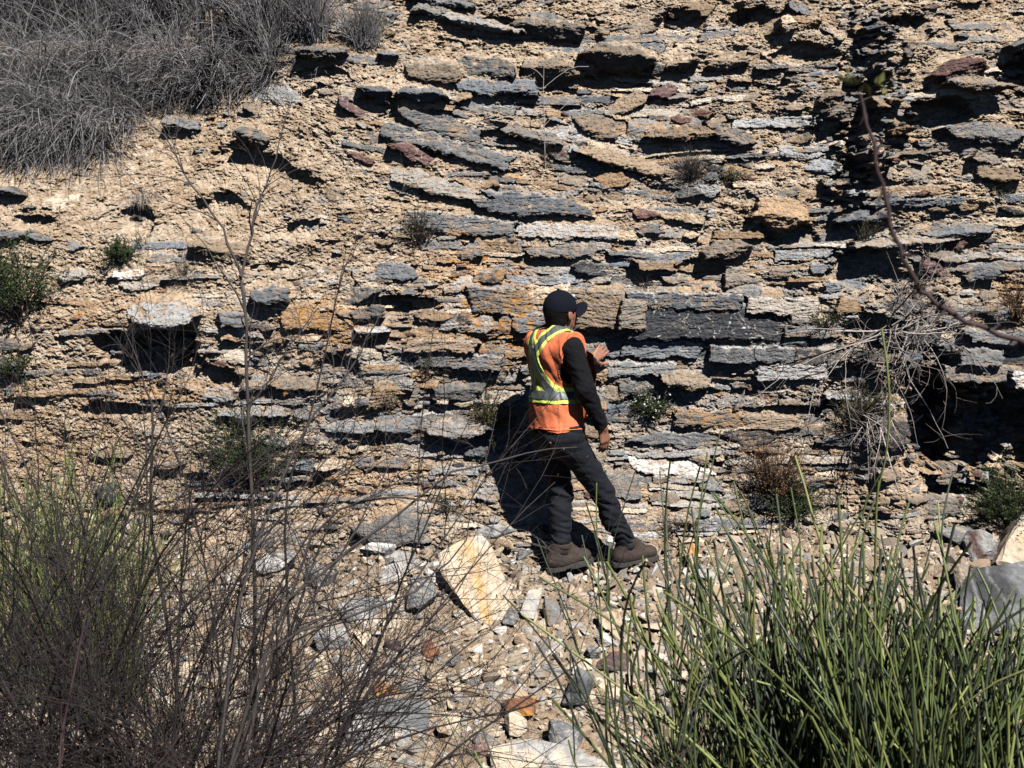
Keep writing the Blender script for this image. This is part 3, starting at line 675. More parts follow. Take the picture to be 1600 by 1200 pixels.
def hull_rock(seed, npts=12, cuts=0, boxy=6.0):
    """a broken stone: convex hull of a few points, faces divided so that they can carry relief"""
    r = np.random.RandomState(seed)
    n = r.normal(size=(npts, 3)); n /= (np.abs(n) ** boxy).sum(1, keepdims=True) ** (1 / boxy)
    n *= r.uniform(0.8, 1.0, (npts, 1))
    bm = bmesh.new()
    for p in n: bm.verts.new(p)
    h = bmesh.ops.convex_hull(bm, input=bm.verts[:])
    bmesh.ops.delete(bm, geom=list({g for g in h['geom_interior'] + h['geom_unused'] if isinstance(g, bmesh.types.BMVert)}), context='VERTS')
    if cuts:
        bmesh.ops.dissolve_limit(bm, angle_limit=0.12, verts=bm.verts[:], edges=bm.edges[:])
        bmesh.ops.bevel(bm, geom=bm.edges[:], offset=0.045, segments=1, affect='EDGES', clamp_overlap=True)
        bmesh.ops.triangulate(bm, faces=bm.faces[:])
        for _ in range(cuts): bmesh.ops.subdivide_edges(bm, edges=[e for e in bm.edges if e.calc_length() > 0.16 / (1 + _)], cuts=1, use_grid_fill=True)
    bmesh.ops.triangulate(bm, faces=bm.faces[:])
    bmesh.ops.recalc_face_normals(bm, faces=bm.faces[:])
    V = np.array([v.co[:] for v in bm.verts], np.float32); F = np.array([[v.index for v in f.verts] for f in bm.faces], np.int32)
    bm.free()
    V = (V - (V.max(0) + V.min(0)) / 2) / (np.ptp(V, axis=0) / 2)
    return V, F
def relief(P, dims, rough, seed):
    sc = float(np.mean(dims)); Q = P / sc
    d = P / (np.linalg.norm(P, axis=1, keepdims=True) + 1e-9)
    return P + d * (rough * sc * (vnoise(Q, 3.0, seed % 50) + 0.8 * np.round(2.5 * vnoise(Q * np.array([1, 1, 2.5]), 4.5, seed % 50 + 9)) / 2.5 + 0.5 * vnoise(Q, 13.0, seed % 50 + 19)))[:, None]
def rotm(ax, ay, az):
    cx, sx, cy, sy, cz, sz = math.cos(ax), math.sin(ax), math.cos(ay), math.sin(ay), math.cos(az), math.sin(az)
    Rx = np.array([[1, 0, 0], [0, cx, -sx], [0, sx, cx]]); Ry = np.array([[cy, 0, sy], [0, 1, 0], [-sy, 0, cy]]); Rz = np.array([[cz, -sz, 0], [sz, cz, 0], [0, 0, 1]])
    return Rz @ Ry @ Rx
def stone_tint(P, cname, seed, second=None, amt=0.5, vein=0.35):
    sc = float(np.ptp(P, axis=0).mean()); Q = P / sc
    n = vnoise(Q, 3.0, seed % 77)[:, None]; n2_ = vnoise(Q, 9.0, seed % 77 + 3)[:, None]
    r = np.random.RandomState(seed)
    c = PAL[cname] * r.uniform(0.85, 1.2) * (1 + 0.25 * n + 0.2 * n2_)
    if second is not None:
        c = c + (PAL[second] - c) * np.clip((n * 1.5 + 0.6 * n2_) * 1.6 + amt - 0.3, 0, 1)
    else:
        n3_ = vnoise(Q, 22.0, seed % 77 + 7)[:, None]
        c = c + (PAL['cream'] * 0.85 - c) * np.clip(n2_ * 1.3 + n * 0.6 + 0.8 * n3_ - 0.05, 0, 0.75)
    c = c + (PAL['white'] * 0.85 - c) * np.clip(1 - np.abs(vnoise(Q, 2.2, seed % 31 + 40)[:, None]) / 0.03, 0, 1) * vein
    return np.clip(c, 0.02, 0.85)
def stone(px, py, wpx, hpx, depth, rot, col, label, second=None, seed=0, sub=4, sink=0.3, name='rock', amt=0.5, lean=None, rough=0.03, cat='rock', group=None, planes=14, yoff=0.0, angular=.95):
    """a loose stone whose outline in the photo is about wpx by hpx, centred at (px,py)"""
    p = hit_ground(px, py + hpx * 0.35)
    sc = p[1] / FPX
    W, H = wpx * sc, hpx * sc
    if lean is None: lean = -0.55
    dims_ = (W, depth * min(W, H), H)
    P, F = hull_rock(seed * 13 + 5, planes + 4, 3 if sub < 5 else 4)
    P = relief(P * np.array(dims_) / 2, dims_, rough, seed)
    P = P @ rotm(lean, 0, 0).T @ rotm(0, math.radians(rot), 0).T
    c = at(px, py, p[1] + yoff)
    gz = float(ground_z(np.array([c[0]]), np.array([c[1]]))[0])
    o = mk(name, P, F, M['stone'], tint=stone_tint(P, col, seed + 11, second, amt))
    o.location = c
    return tag(o, label, cat, group)
ST = [  # px, py, w, h, depth, rot, colour, label, second, lean
    (748, 906, 92, 142, .5, -16, 'cream', 'large ochre-streaked cream rock slab tilted upright in front of the man', 'orange', -0.75),
    (661, 930, 46, 58, .9, 10, 'grey', 'rounded grey rock just left of the ochre-streaked slab', None, -0.5),
    (799, 964, 26, 34, .8, 20, 'grey', 'small grey wedge rock under the lower corner of the ochre slab', None, -0.5),
    (831, 944, 28, 58, .8, 28, 'pale', 'long white stone standing right of the ochre slab', 'cream', -0.6),
    (862, 954, 28, 54, .8, -14, 'warm', 'tall streaky grey-brown stone beside the long white stone', 'grey', -0.6),
    (846, 976, 14, 20, .8, 0, 'cream', 'small cream stone at the foot of the long white stone', None, -0.4),
    (683, 906, 40, 22, .8, 22, 'white', 'white flat stone touching the upper edge of the rounded grey rock', None, -0.5),
    (606, 900, 120, 50, .7, -22, 'pale', 'large pale ledge-like rock overhanging a black gap left of the slab', 'white', -0.9),
    (570, 950, 96, 44, .8, -4, 'grey', 'broad grey rock half buried below the pale overhanging rock', 'pale', -0.8),
    (720, 964, 34, 18, .8, 20, 'cream', 'cream stone against the lower left edge of the ochre slab', None, -0.5),
    (706, 843, 20, 26, .6, -30, 'tan', 'small tan stone wedged above the top of the ochre slab', None, -0.5),
    (613, 1012, 30, 28, 1, 10, 'maroon', 'dark maroon stone lying in gravel left of centre', 'dark', -0.5),
    (672, 1016, 26, 34, 1, -30, 'rust', 'reddish brown stone with pale edge right of the dark maroon stone', 'maroon', -0.5),
    (737, 1058, 34, 32, 1, 0, 'white', 'angular white stone in the middle of the gravel', 'cream', -0.6),
    (708, 1034, 26, 22, 1, 0, 'grey', 'squarish grey stone up left of the angular white stone', None, -0.5),
    (612, 1050, 22, 20, 1, -10, 'pale', 'small bluish pale block left of the angular white stone', None, -0.5),
    (815, 1000, 24, 22, 1, 0, 'tan', 'tan five-sided stone between ochre slab and angular white stone', None, -0.5),
    (648, 1140, 150, 96, .4, -24, 'grey', 'big flat veined grey slab at the bottom of the picture', 'pale', -1.0),
    (815, 1108, 50, 42, .7, -16, 'rust', 'rust-red flat stone with a white corner', 'orange', -0.8),
    (806, 1132, 36, 44, .9, -10, 'cream', 'cream oval stone leaning on the rust-red flat stone', None, -0.7),
    (700, 1132, 38, 44, .9, 8, 'cream', 'tan blocky stone right of the big veined grey slab', 'tan', -0.6),
    (903, 1076, 44, 66, .9, 16, 'dark', 'dark grey upright rock streaked with cream by the broom stems', 'grey', -0.6),
    (922, 1090, 20, 34, .9, 5, 'cream', 'cream stone at the right side of the dark upright rock', None, -0.6),
    (866, 1046, 46, 20, .7, 8, 'grey', 'flat grey stone just above the dark upright rock', None, -0.7),
    (912, 1042, 30, 26, 1, 5, 'cream', 'pale yellow blocky stone right of the flat grey stone', None, -0.5),
    (959, 1034, 52, 36, .9, 12, 'maroon', 'dark brown lumpy rock near the left edge of the broom', 'dark', -0.5),
    (927, 1020, 26, 24, 1, 0, 'grey', 'blue-grey stone above the dark brown lumpy rock', None, -0.5),
    (944, 1001, 26, 26, 1, 0, 'white', 'white and black split stone above the blue-grey stone', None, -0.5),
    (953, 972, 46, 34, .9, 6, 'cream', 'pinkish cream rock beside the small dark bush below the boots', 'tan', -0.6),
    (884, 1148, 58, 58, .6, 0, 'grey', 'light grey slab at the bottom beside the broom stems', 'pale', -0.8),
    (860, 1185, 150, 60, .5, 4, 'white', 'large whitish slab at the bottom edge under the broom', 'cream', -0.9),
    (760, 1160, 50, 26, .8, 10, 'grey', 'grey stone between the tan blocky stone and the whitish slab', 'warm', -0.6),
    (748, 1172, 40, 20, .8, 0, 'maroon', 'purple-brown flat stone at the bottom of the rubble', None, -0.6),
    (600, 1080, 46, 30, .9, 10, 'rust', 'rusty orange stone above the big veined grey slab', 'orange', -0.6),
    (640, 1075, 56, 30, .9, -10, 'grey', 'flat grey stone touching the rusty orange stone', None, -0.7),
    (903, 870, 26, 16, 1, 8, 'white', 'white stone by the toe of the planted boot', None, -0.4),
    (922, 893, 26, 16, 1, 8, 'rust', 'mottled red and cream stone right of the planted boot', 'cream', -0.4),
    (945, 884, 26, 12, 1, 8, 'pale', 'flat pale stone between the two boots', None, -0.4),
    (985, 812, 18, 22, 1, -25, 'white', 'white stone at the shin of the outstretched leg', None, -0.4),
    (770, 838, 80, 40, .8, -3, 'pale', 'pale layered rock behind the top of the ochre slab', 'grey', -0.3),
    (640, 845, 70, 30, .8, 6, 'pale', 'pale blocky rock at wall foot left of the ochre slab', 'white', -0.3),
    (590, 860, 60, 26, .8, -6, 'white', 'small whitish rock behind the pale overhanging rock', 'grey', -0.3),
    (1545, 935, 170, 105, .5, -8, 'grey', 'very large smooth dark grey boulder slab at the right edge', 'dark', -0.85),
    (1590, 850, 90, 95, .8, -38, 'cream', 'big cream and orange boulder at the right edge above the grey slab', 'orange', -0.6),
    (1530, 852, 46, 54, .9, -12, 'pale', 'pale boulder with dark face left of the cream boulder', 'maroon', -0.4),
    (1490, 840, 60, 34, .8, -8, 'grey', 'grey angular boulder at the wall foot left of the pale boulder', None, -0.4),
    (1505, 905, 40, 50, .9, -20, 'warm', 'brown-grey rock left of the very large grey slab', None, -0.5),
    (1082, 872, 16, 50, .8, 6, 'orange', 'thin orange upright stone behind the broom', 'cream', -0.4),
    (1100, 900, 46, 22, .8, 0, 'pale', 'pale stone low behind the broom right of the boots', None, -0.4),
    (520, 1000, 60, 40, .9, 0, 'pale', 'pale rock seen through the twigs left of the gravel', 'grey', -0.6),
    (430, 880, 80, 34, .8, -6, 'pale', 'pale rock at wall foot seen through the brown shrub', 'white', -0.4),
    (470, 815, 90, 30, .8, 2, 'pale', 'long pale rock ledge lying behind the brown shrub', 'grey', -0.3),
    (500, 900, 50, 40, .9, 12, 'grey', 'grey rock left of the pale overhanging rock', None, -0.5),
    (20, 1060, 60, 40, .9, 0, 'pale', 'pale rock at the left edge behind the twigs', None, -0.6)]
def poly_stone(pts, lean, yaw, thick, col, second, label, seed, name='rock', streak=(1, 1, 1), amt=.5, rough=0.012, dy=0.0, vein=.3):
    """a slab: its face outlined in the photo, lying in a plane leaned back from the vertical, given real thickness"""
    pts = np.array(pts, float); cxp, cyp = pts.mean(0); bot = pts[pts[:, 1].argmax()]
    p0 = hit_ground(bot[0], bot[1]) + np.array([0, dy, 0.01])
    nrm_ = rotm(-lean, 0, 0) @ np.array([math.sin(yaw), -math.cos(yaw), 0])
    fr = []
    for px, py in pts:
        d_ = np.array(ray(px, py)); t = ((p0 - np.array([0, 0, CAMZ])) @ nrm_) / (d_ @ nrm_)
        fr.append(np.array([0, 0, CAMZ]) + d_ * t)
    fr = np.array(fr); c = fr.mean(0); bk = c + (fr - c) * 0.93 - nrm_ * thick
    bm = bmesh.new(); A = [bm.verts.new(p - c) for p in fr]; Bv = [bm.verts.new(p - c) for p in bk]; n = len(A)
    bm.faces.new(A); bm.faces.new(Bv[::-1])
    for i in range(n): bm.faces.new((A[(i + 1) % n], A[i], Bv[i], Bv[(i + 1) % n]))
    bmesh.ops.bevel(bm, geom=bm.edges[:], offset=thick * 0.10, segments=1, affect='EDGES', clamp_overlap=True)
    bmesh.ops.triangulate(bm, faces=bm.faces[:])
    L0 = float(np.ptp(fr, axis=0).max())
    for k in range(6): bmesh.ops.subdivide_edges(bm, edges=[e for e in bm.edges if e.calc_length() > L0 / 34], cuts=1, use_grid_fill=True)
    bmesh.ops.triangulate(bm, faces=bm.faces[:]); bmesh.ops.recalc_face_normals(bm, faces=bm.faces[:])
    P = np.array([v.co[:] for v in bm.verts], np.float32); F = np.array([[v.index for v in f.verts] for f in bm.faces], np.int32); bm.free()
    Q = P / L0
    h_ = rough * L0 * (np.round(3 * vnoise(Q * np.array(streak), 3.5, seed)) / 3 * 1.2 + 0.5 * vnoise(Q, 11, seed + 1) + 0.3 * vnoise(Q, 30, seed + 2))
    P2 = P + nrm_ * h_[:, None] + P / (np.linalg.norm(P, axis=1, keepdims=True) + 1e-6) * (0.6 * rough * L0 * vnoise(Q, 9, seed + 3))[:, None]
    tn = stone_tint(P * np.array(streak), col, seed, second, amt, vein)
    fine_ = (1 + .25 * vnoise(Q, 25, seed + 4) + .2 * vnoise(Q, 60, seed + 6))[:, None]
    if second == 'ochre':
        u = (P[:, 0] + .32 * P[:, 2]) / L0; nn = vnoise(Q * np.array(streak), 7, seed + 21)
        bnd = np.exp(-((u - .03) / .075) ** 2) * (.75 + .8 * nn) + .8 * np.exp(-((u + .17) / .03) ** 2) * (.6 + nn) * (P[:, 2] < .02) + .25 * (vnoise(Q * np.array(streak), 4, seed + 22) > .25)
        tn = stone_tint(P, col, seed, 'pale', .15, .2); tn = tn + (PAL['ochre'] * (1 + .5 * nn[:, None]) - tn) * np.clip(bnd, 0, .9)[:, None]
    crack = np.clip(1 - np.abs(vnoise(Q * np.array(streak), 5.5, seed + 8)) / 0.03, 0, 1)[:, None] * .6
    P2 = P2 - nrm_ * (crack[:, 0] * .006)[:, None]
    o = mk(name, P2, F, M['stone'], tint=np.clip(tn * fine_ * (1 - .5 * crack), .02, .85)); o.location = c
    return tag(o, label, 'rock')
LAND = []
POLY = {0: ([(685, 862), (710, 846), (752, 832), (768, 850), (804, 937), (790, 965), (757, 983), (724, 944), (689, 895)], .85, .15, .10, 'cream', 'ochre', (3.2, 1, .4)),
        17: ([(535, 1102), (598, 1088), (654, 1088), (673, 1096), (671, 1130), (654, 1165), (605, 1179), (542, 1161)], 1.1, .1, .10, 'grey', 'pale', (1, 1, 1)),
        42: ([(1503, 893), (1520, 884), (1600, 876), (1690, 878), (1700, 985), (1600, 1000), (1520, 985), (1500, 972)], .9, -.05, .25, 'dark', 'grey', (1, 1, 1)),
        43: ([(1556, 880), (1573, 848), (1600, 800), (1660, 775), (1700, 800), (1690, 890), (1590, 888)], .6, .2, .22, 'cream', 'ochre', (1.5, 1, .7)),
        7: ([(553, 884), (600, 856), (640, 860), (658, 878), (622, 902), (578, 916)], 1.1, -.1, .12, 'pale', 'white', (1, 1, 1)),
        8: ([(524, 944), (560, 930), (612, 936), (618, 958), (590, 972), (540, 968)], 1.0, .1, .1, 'grey', 'pale', (1, 1, 1)),
        30: ([(762, 1166), (830, 1150), (880, 1163), (985, 1198), (990, 1240), (775, 1240)], 1.15, .0, .12, 'pale', 'cream', (1, 1, 1))}
for k, a_ in enumerate(ST):
    px, py, wv, hv, dep, rot, c_, lab, sec, lean = a_
    if k in POLY:
        pl, ln_, yw, th, c1_, c2_, stk = POLY[k]
        poly_stone(pl, ln_, yw, th, c1_, c2_, lab, 300 + k, 'boulder' if k in (17, 42, 43) else 'rock', stk, amt=.45 if k == 0 else .3)
        LAND.append((px, py, wv, hv)); continue
    big = wv > 80
    stone(px, py, wv, hv, dep, rot, c_, lab, sec, seed=k + 1, sub=5 if big else 4, lean=lean, name='boulder' if wv > 140 else 'rock', planes=9 if big else 13,
          rough=0.018 if big else 0.025, angular=1.0)
    LAND.append((px, py, wv, hv))
# about 230 smaller loose stones, each one by itself
NEAR = {0: 'the ochre-streaked slab', 3: 'the long white stone', 11: 'the dark maroon stone', 13: 'the angular white stone', 17: 'the big veined grey slab', 18: 'the rust-red flat stone',
        21: 'the dark upright rock', 25: 'the dark brown lumpy rock', 30: 'the whitish bottom slab', 7: 'the pale overhanging rock', 8: 'the half-buried grey rock', 1: 'the rounded grey rock', 35: 'the planted boot',
        42: 'the huge grey slab', 28: 'the pinkish cream rock', 12: 'the reddish brown stone', 33: 'the rusty orange stone', 49: 'the rock in the twigs', 20: 'the tan blocky stone', 53: 'the left-edge pale rock', 48: 'the pale stone behind broom', 44: 'the pale dark-faced boulder'}
rs = np.random.RandomState(77)
used = set(); nst = 0
LAND0 = list(LAND)
cw = {'cream': 'cream', 'tan': 'tan', 'grey': 'grey', 'pale': 'pale grey', 'white': 'white', 'warm': 'brown-grey', 'rust': 'rusty', 'maroon': 'maroon', 'orange': 'orange'}
cprob = ['cream'] * 7 + ['tan'] * 5 + ['grey'] * 5 + ['pale'] * 5 + ['white'] * 3 + ['warm'] * 5 + ['rust', 'maroon']
protos = []
for k in range(16):
    P, F = hull_rock(900 + k, 10 + k % 5, 2)
    protos.append((relief(P * np.array((.5, .4, .32)), (1, .8, .64), 0.03, k), F))
tries = 0
while nst < 225 and tries < 9000:
    tries += 1
    px = rs.uniform(440, 1010) if rs.rand() < 0.72 else rs.uniform(0, 1600); py = rs.uniform(868, 1200) if 560 < px < 1500 else rs.uniform(850, 1200)
    wv = float(np.clip(rs.lognormal(math.log(19), 0.33), 11, 42))
    if any(abs(px - a[0]) < (a[2] + wv) * 0.42 and abs(py - a[1]) < (a[3] + wv * 0.7) * 0.42 for a in LAND): continue
    c_ = cprob[rs.randint(len(cprob))]
    jb = min(NEAR, key=lambda j: (LAND0[j][0] - px) ** 2 + (LAND0[j][1] - py) ** 2)
    dx_, dy_ = px - LAND0[jb][0], py - LAND0[jb][1]
    side = ('right of' if dx_ > 0 else 'left of') if abs(dx_) > 2.2 * abs(dy_) else (('below' if dy_ > 0 else 'above') if abs(dy_) > 2.2 * abs(dx_) else (('below' if dy_ > 0 else 'above') + (' and right of' if dx_ > 0 else ' and left of')))
    dist = math.hypot(dx_, dy_)
    size = 'tiny' if wv < 15 else 'small' if wv < 20 else 'medium' if wv < 27 else 'large'
    shp = ['blocky', 'flat', 'angular', 'wedge-shaped', 'lumpy'][rs.randint(5)]
    lab = '%s %s %s stone %s%s %s' % (size, shp, cw[c_], '' if dist < 80 else 'well ', side, NEAR[jb])
    if lab in used: continue
    used.add(lab)
    LAND.append((px, py, wv, wv * 0.7)); nst += 1
    p = hit_ground(px, py); s_ = wv * p[1] / FPX
    P, F = protos[rs.randint(16)]
    fl = {'blocky': (1, 1, .95), 'flat': (1.15, 1, .45), 'angular': (1, .8, .8), 'wedge-shaped': (1.1, .7, .7), 'lumpy': (.95, .95, .85)}[shp]
    P = (P * np.array(fl) * s_ * 1.08) @ rotm(rs.normal(0, .35), rs.normal(0, .3), rs.uniform(0, 6.28)).T
    o = mk('stone', P, F, M['stone'], tint=stone_tint(P, c_, nst, None if rs.rand() < .7 else cprob[rs.randint(len(cprob))], 0.4))
    gz = float(ground_z(np.array([p[0]]), np.array([p[1]]))[0])
    o.location = (p[0], p[1], gz + s_ * 0.16)
    tag(o, lab, 'stone', 'loose stones strewn over the ground below the cutting')
# uncountable chips and gravel
N = 34000
rs = np.random.RandomState(3)
gxp = rs.uniform(-3.0, 3.0, N); gyp = 5.15 + 2.55 * rs.rand(N) ** 0.85
gs = np.clip(rs.lognormal(math.log(0.027), 0.55, N), 0.011, 0.11)
gs *= 1 + 0.45 * perlin(gxp * 2, gyp * 2, 301)
gzp = ground_z(gxp, gyp)
hr = [hull_rock(700 + k, 7 + k % 3, 0, 2.5) for k in range(40)]
ax, ay, az = rs.normal(0, .5, N), rs.normal(0, .5, N), rs.uniform(0, 6.28, N)
RM = np.array([rotm(a_, b_, c_) for a_, b_, c_ in zip(ax, ay, az)], np.float32)
cpg = ['cream'] * 8 + ['tan'] * 7 + ['warm'] * 5 + ['grey'] * 4 + ['pale'] * 5 + ['white'] * 2 + ['maroon']
pc = np.stack([PAL[c] for c in cpg])
CC = pc[rs.randint(0, len(pc), N)] * rs.uniform(0.45, 1.0, (N, 1))
CC += (PAL['cream'] * 0.8 - CC) * rs.uniform(0, 0.45, (N, 1))
Vl, Fl, Cl, off = [], [], [], 0
for q_ in range(40):
    ids = np.arange(q_, N, 40); V1, F1 = hr[q_]; V1 = V1 * np.array((.5, .42, .3)); n1_ = len(V1)
    W3 = np.einsum('nij,kj->nki', RM[ids], V1) * gs[ids][:, None, None] + np.stack([gxp[ids], gyp[ids], gzp[ids] + gs[ids] * 0.10], -1)[:, None, :]
    Vl.append(W3.reshape(-1, 3)); Fl.append((F1[None] + (off + np.arange(len(ids)) * n1_)[:, None, None]).reshape(-1, 3)); Cl.append(np.repeat(CC[ids], n1_, 0))
    off += len(ids) * n1_
VV = np.concatenate(Vl); FF = np.concatenate(Fl); CC = np.concatenate(Cl)
gr = mk('gravel', VV.reshape(-1, 3), FF, M['pebble'], tint=CC.reshape(-1, 3))
tag(gr, 'mixed gravel and small stone chips covering the ground', 'gravel', None, 'stuff')
print('stones', nst, time.time() - T0)

# ------------------------------------------------------------------ the man
import openvdb
class Field:
    def __init__(self, lo, hi, h):
        self.lo = np.array(lo, float); self.h = h
        self.n = np.ceil((np.array(hi) - self.lo) / h).astype(int) + 1
        self.D = np.full(self.n, 0.3, np.float32)
    def win(self, lo, hi):
        a = np.clip(np.floor((np.array(lo) - self.lo) / self.h).astype(int), 0, self.n - 1)
        b = np.clip(np.ceil((np.array(hi) - self.lo) / self.h).astype(int) + 1, 1, self.n)
        s_ = tuple(slice(a[i], b[i]) for i in range(3))
        g = [self.lo[i] + self.h * np.arange(a[i], b[i]) for i in range(3)]
        return s_, g[0][:, None, None].astype(np.float32), g[1][None, :, None].astype(np.float32), g[2][None, None, :].astype(np.float32)
    def put(self, s_, d, k):
        D = self.D[s_]
        if k > 0:
            h_ = np.clip(0.5 + 0.5 * (D - d) / k, 0, 1)
            self.D[s_] = D + (d - D) * h_ - k * h_ * (1 - h_)
        else:
            self.D[s_] = np.minimum(D, d)
    def cone(self, a, b, ra, rb, k=0.02, grow=0.0):
        a = np.array(a, float); b = np.array(b, float); ra += grow; rb += grow
        R = max(ra, rb) + k + 0.03
        s_, x, y, z = self.win(np.minimum(a, b) - R, np.maximum(a, b) + R)
        if 0 in self.D[s_].shape: return
        ab = b - a; L2 = float(ab @ ab) + 1e-12
        t = np.clip(((x - a[0]) * ab[0] + (y - a[1]) * ab[1] + (z - a[2]) * ab[2]) / L2, 0, 1)
        d = np.sqrt((x - a[0] - t * ab[0]) ** 2 + (y - a[1] - t * ab[1]) ** 2 + (z - a[2] - t * ab[2]) ** 2) - (ra + (rb - ra) * t)
        self.put(s_, d, k)
    def ell(self, c, r, axes=None, k=0.02, grow=0.0):
        c = np.array(c, float); r = np.array(r, float) + grow
        R = r.max() + k + 0.03
        s_, x, y, z = self.win(c - R, c + R)
        if axes is None: axes = np.eye(3)
        q = [((x - c[0]) * ax_[0] + (y - c[1]) * ax_[1] + (z - c[2]) * ax_[2]) / rr_ for ax_, rr_ in zip(axes, r)]
        l = np.sqrt(q[0] ** 2 + q[1] ** 2 + q[2] ** 2)
        l2 = np.sqrt((q[0] / r[0]) ** 2 + (q[1] / r[1]) ** 2 + (q[2] / r[2]) ** 2) + 1e-6
        self.put(s_, l * (l - 1) / l2, k)
    def mesh(self, name, m, parent, keep=None, smooth=True, noise=None):
        gr_ = openvdb.FloatGrid(0.3); gr_.copyFromArray(self.D.astype(np.float32))
        P, Q = gr_.convertToQuads(isovalue=0.0)
        P = P * self.h + self.lo
        return P, np.asarray(Q)[:, ::-1].astype(np.int32)
def vmesh(name, Fd, m, parent, disp=None):
    P, Q = Fd.mesh(name, m, parent)
    if disp is not None:
        # vertex normals
        n = np.zeros_like(P); fn = np.cross(P[Q[:, 2]] - P[Q[:, 0]], P[Q[:, 3]] - P[Q[:, 1]])
        for c in range(4): np.add.at(n, Q[:, c], fn)
        n /= np.linalg.norm(n, axis=1, keepdims=True) + 1e-12
        P = P + n * disp(P)[:, None]
    o = mk(name, P - np.array(MAN0), Q, m, parent=parent, smooth=True)
    return o
M['skin'] = mat('brown_skin', 0.55, (0.30, 0.135, 0.085), vary=0.12, vscale=60, spec=0.4)
M['hair'] = mat('black_hair', 0.7, (0.004, 0.0035, 0.0035), spec=0.12, vary=0.3, vscale=90, bump=0.8, bscale=300)
M['navy'] = mat('navy_cap_cloth', 0.9, (0.006, 0.0075, 0.014), spec=0.08, vary=0.15, vscale=120, bump=0.3, bscale=700, bdist=0.0006)
M['sweat'] = mat('black_sweatshirt_cloth', 0.9, (0.006, 0.006, 0.008), vary=0.2, vscale=50, bump=0.4, bscale=500, bdist=0.001, spec=0.15)
M['denim'] = mat('black_denim', 0.85, (0.0085, 0.0105, 0.0155), vary=0.35, vscale=30, bump=0.5, bscale=600, bdist=0.001, spec=0.2)
M['orange'] = mat('faded_orange_mesh_cloth', 0.85, (0.78, 0.20, 0.085), vary=0.25, vscale=14, bump=0.6, bscale=60, bdist=0.004)
M['lime'] = mat('fluorescent_lime_tape', 0.7, (0.72, 0.82, 0.16), vary=0.08, vscale=40)
M['silver'] = mat('grey_reflective_tape', 0.5, (0.085, 0.10, 0.10), vary=0.15, vscale=60, spec=0.6)
M['boot'] = mat('brown_boot_leather', 0.8, (0.048, 0.034, 0.028), vary=0.35, vscale=45, bump=0.6, bscale=260, bdist=0.0015)
M['sole'] = mat('grey_rubber_sole', 0.9, (0.055, 0.053, 0.05), vary=0.25, vscale=60)
M['lace'] = mat('boot_lace', 0.9, (0.16, 0.12, 0.09), vary=0.1, vscale=60)
M['watch'] = mat('dark_watch_strap', 0.4, (0.01, 0.011, 0.012), vary=0.05, vscale=60)
M['badge'] = mat('pale_cap_patch', 0.8, (0.45, 0.47, 0.50), vary=0.1, vscale=60)

YM = 7.22
J = lambda px, py, dy=0.0: at(px, py, YM + dy)
up = np.array([0, 0, 1.0])
def frame(deg):
    a = math.radians(deg); return np.array([math.sin(a), math.cos(a), 0]), np.array([math.cos(a), -math.sin(a), 0])
TF, TR = frame(58)      # torso forward, right
HF, HR = frame(50)      # head
HFu = HF * math.cos(0.12) + up * math.sin(0.12); HUp = np.cross(HR, HFu)
chest = J(866, 562); belly = J(868, 635); pelvis = J(872, 672, 0.0)
neck = J(868, 528); headc = J(877, 489)
Rsh = chest + TR * 0.185 + up * 0.075; Lsh = chest - TR * 0.17 + up * 0.085
Rel = J(914, 607, -0.20); Rwr = J(941, 668, -0.12); Rkn = J(947, 702, -0.09)
_yw = float(np.clip(on_face(948, 541)[1] - YM, .33, .50)); Lel = J(899, 598, 0.26); Lwr = J(924, 563, _yw - .07)
Lhand_to = J(948, 541, _yw - .02)
Rhip = pelvis + TR * 0.085 + up * -0.03; Lhip = pelvis - TR * 0.085 + up * -0.03
Rknee = J(941, 768, 0.02); Rank = J(979, 850, 0.08)
Lknee = J(877, 772, 0.07); Lank = J(876, 857, 0.0)
Rtoe = J(1032, 872, 0.14); Ltoe = J(930, 884, 0.06)
MAN0 = [float(pelvis[0]), float(pelvis[1]), float(Lank[2]) - 0.125]
man = empty('person', MAN0)
tag(man, 'man in dark cap, orange hi-vis vest and black jeans touching the rock wall', 'person')
LO = (-0.05, 6.8, -0.1); HI = (1.0, 7.85, 1.85)
def torso(F, g=0.0, neckon=True):
    AX = [TR, TF, up]
    F.ell(chest + up * 0.0, (.165, .115, .19), AX, .04, g)
    F.ell(chest + up * 0.055 - TF * 0.02, (.175, .095, .11), AX, .04, g)
    F.ell(belly, (.155, .125, .17), AX, .05, g)
    F.ell(pelvis + up * 0.0, (.165, .122, .13), AX, .05, g)
    F.ell(pelvis - TF * 0.045 - TR * 0.06 - up * .03, (.09, .085, .10), AX, .04, g)
    F.ell(pelvis - TF * 0.045 + TR * 0.06 - up * .03, (.09, .085, .10), AX, .04, g)
    F.cone(Rsh - TR * 0.03, Lsh + TR * 0.03, .062, .062, .05, g)
    F.cone(chest + up * .10, neck, .075, .058, .04, g)
    if g > .02:
        for sh_, el_ in ((Rsh, Rel), (Lsh, Lel)): F.cone(sh_ + up * .006, sh_ * .8 + el_ * .2, .060, .054, .04, g)
def arms(F, g=0.0, cut=False):
    F.cone(Rsh, Rel, .058, .046, .03, g); F.cone(Rel, Rwr, .046, .031, .02, g)
    F.cone(Lsh, Lel, .058, .045, .03, g); F.cone(Lel, Lwr, .045, .029, .02, g)
def legs(F, g=0.0):
    F.cone(Rhip, Rknee, .092, .060, .05, g); F.cone(Rknee, Rank, .060, .043, .03, g)
    F.cone(Lhip, Lknee, .092, .062, .05, g); F.cone(Lknee, Lank, .060, .045, .03, g)
    for kn, an in ((Rknee, Rank), (Lknee, Lank)):
        F.ell(kn * .62 + an * .38 - TF * .02, (.05, .055, .10), None, .03, g)
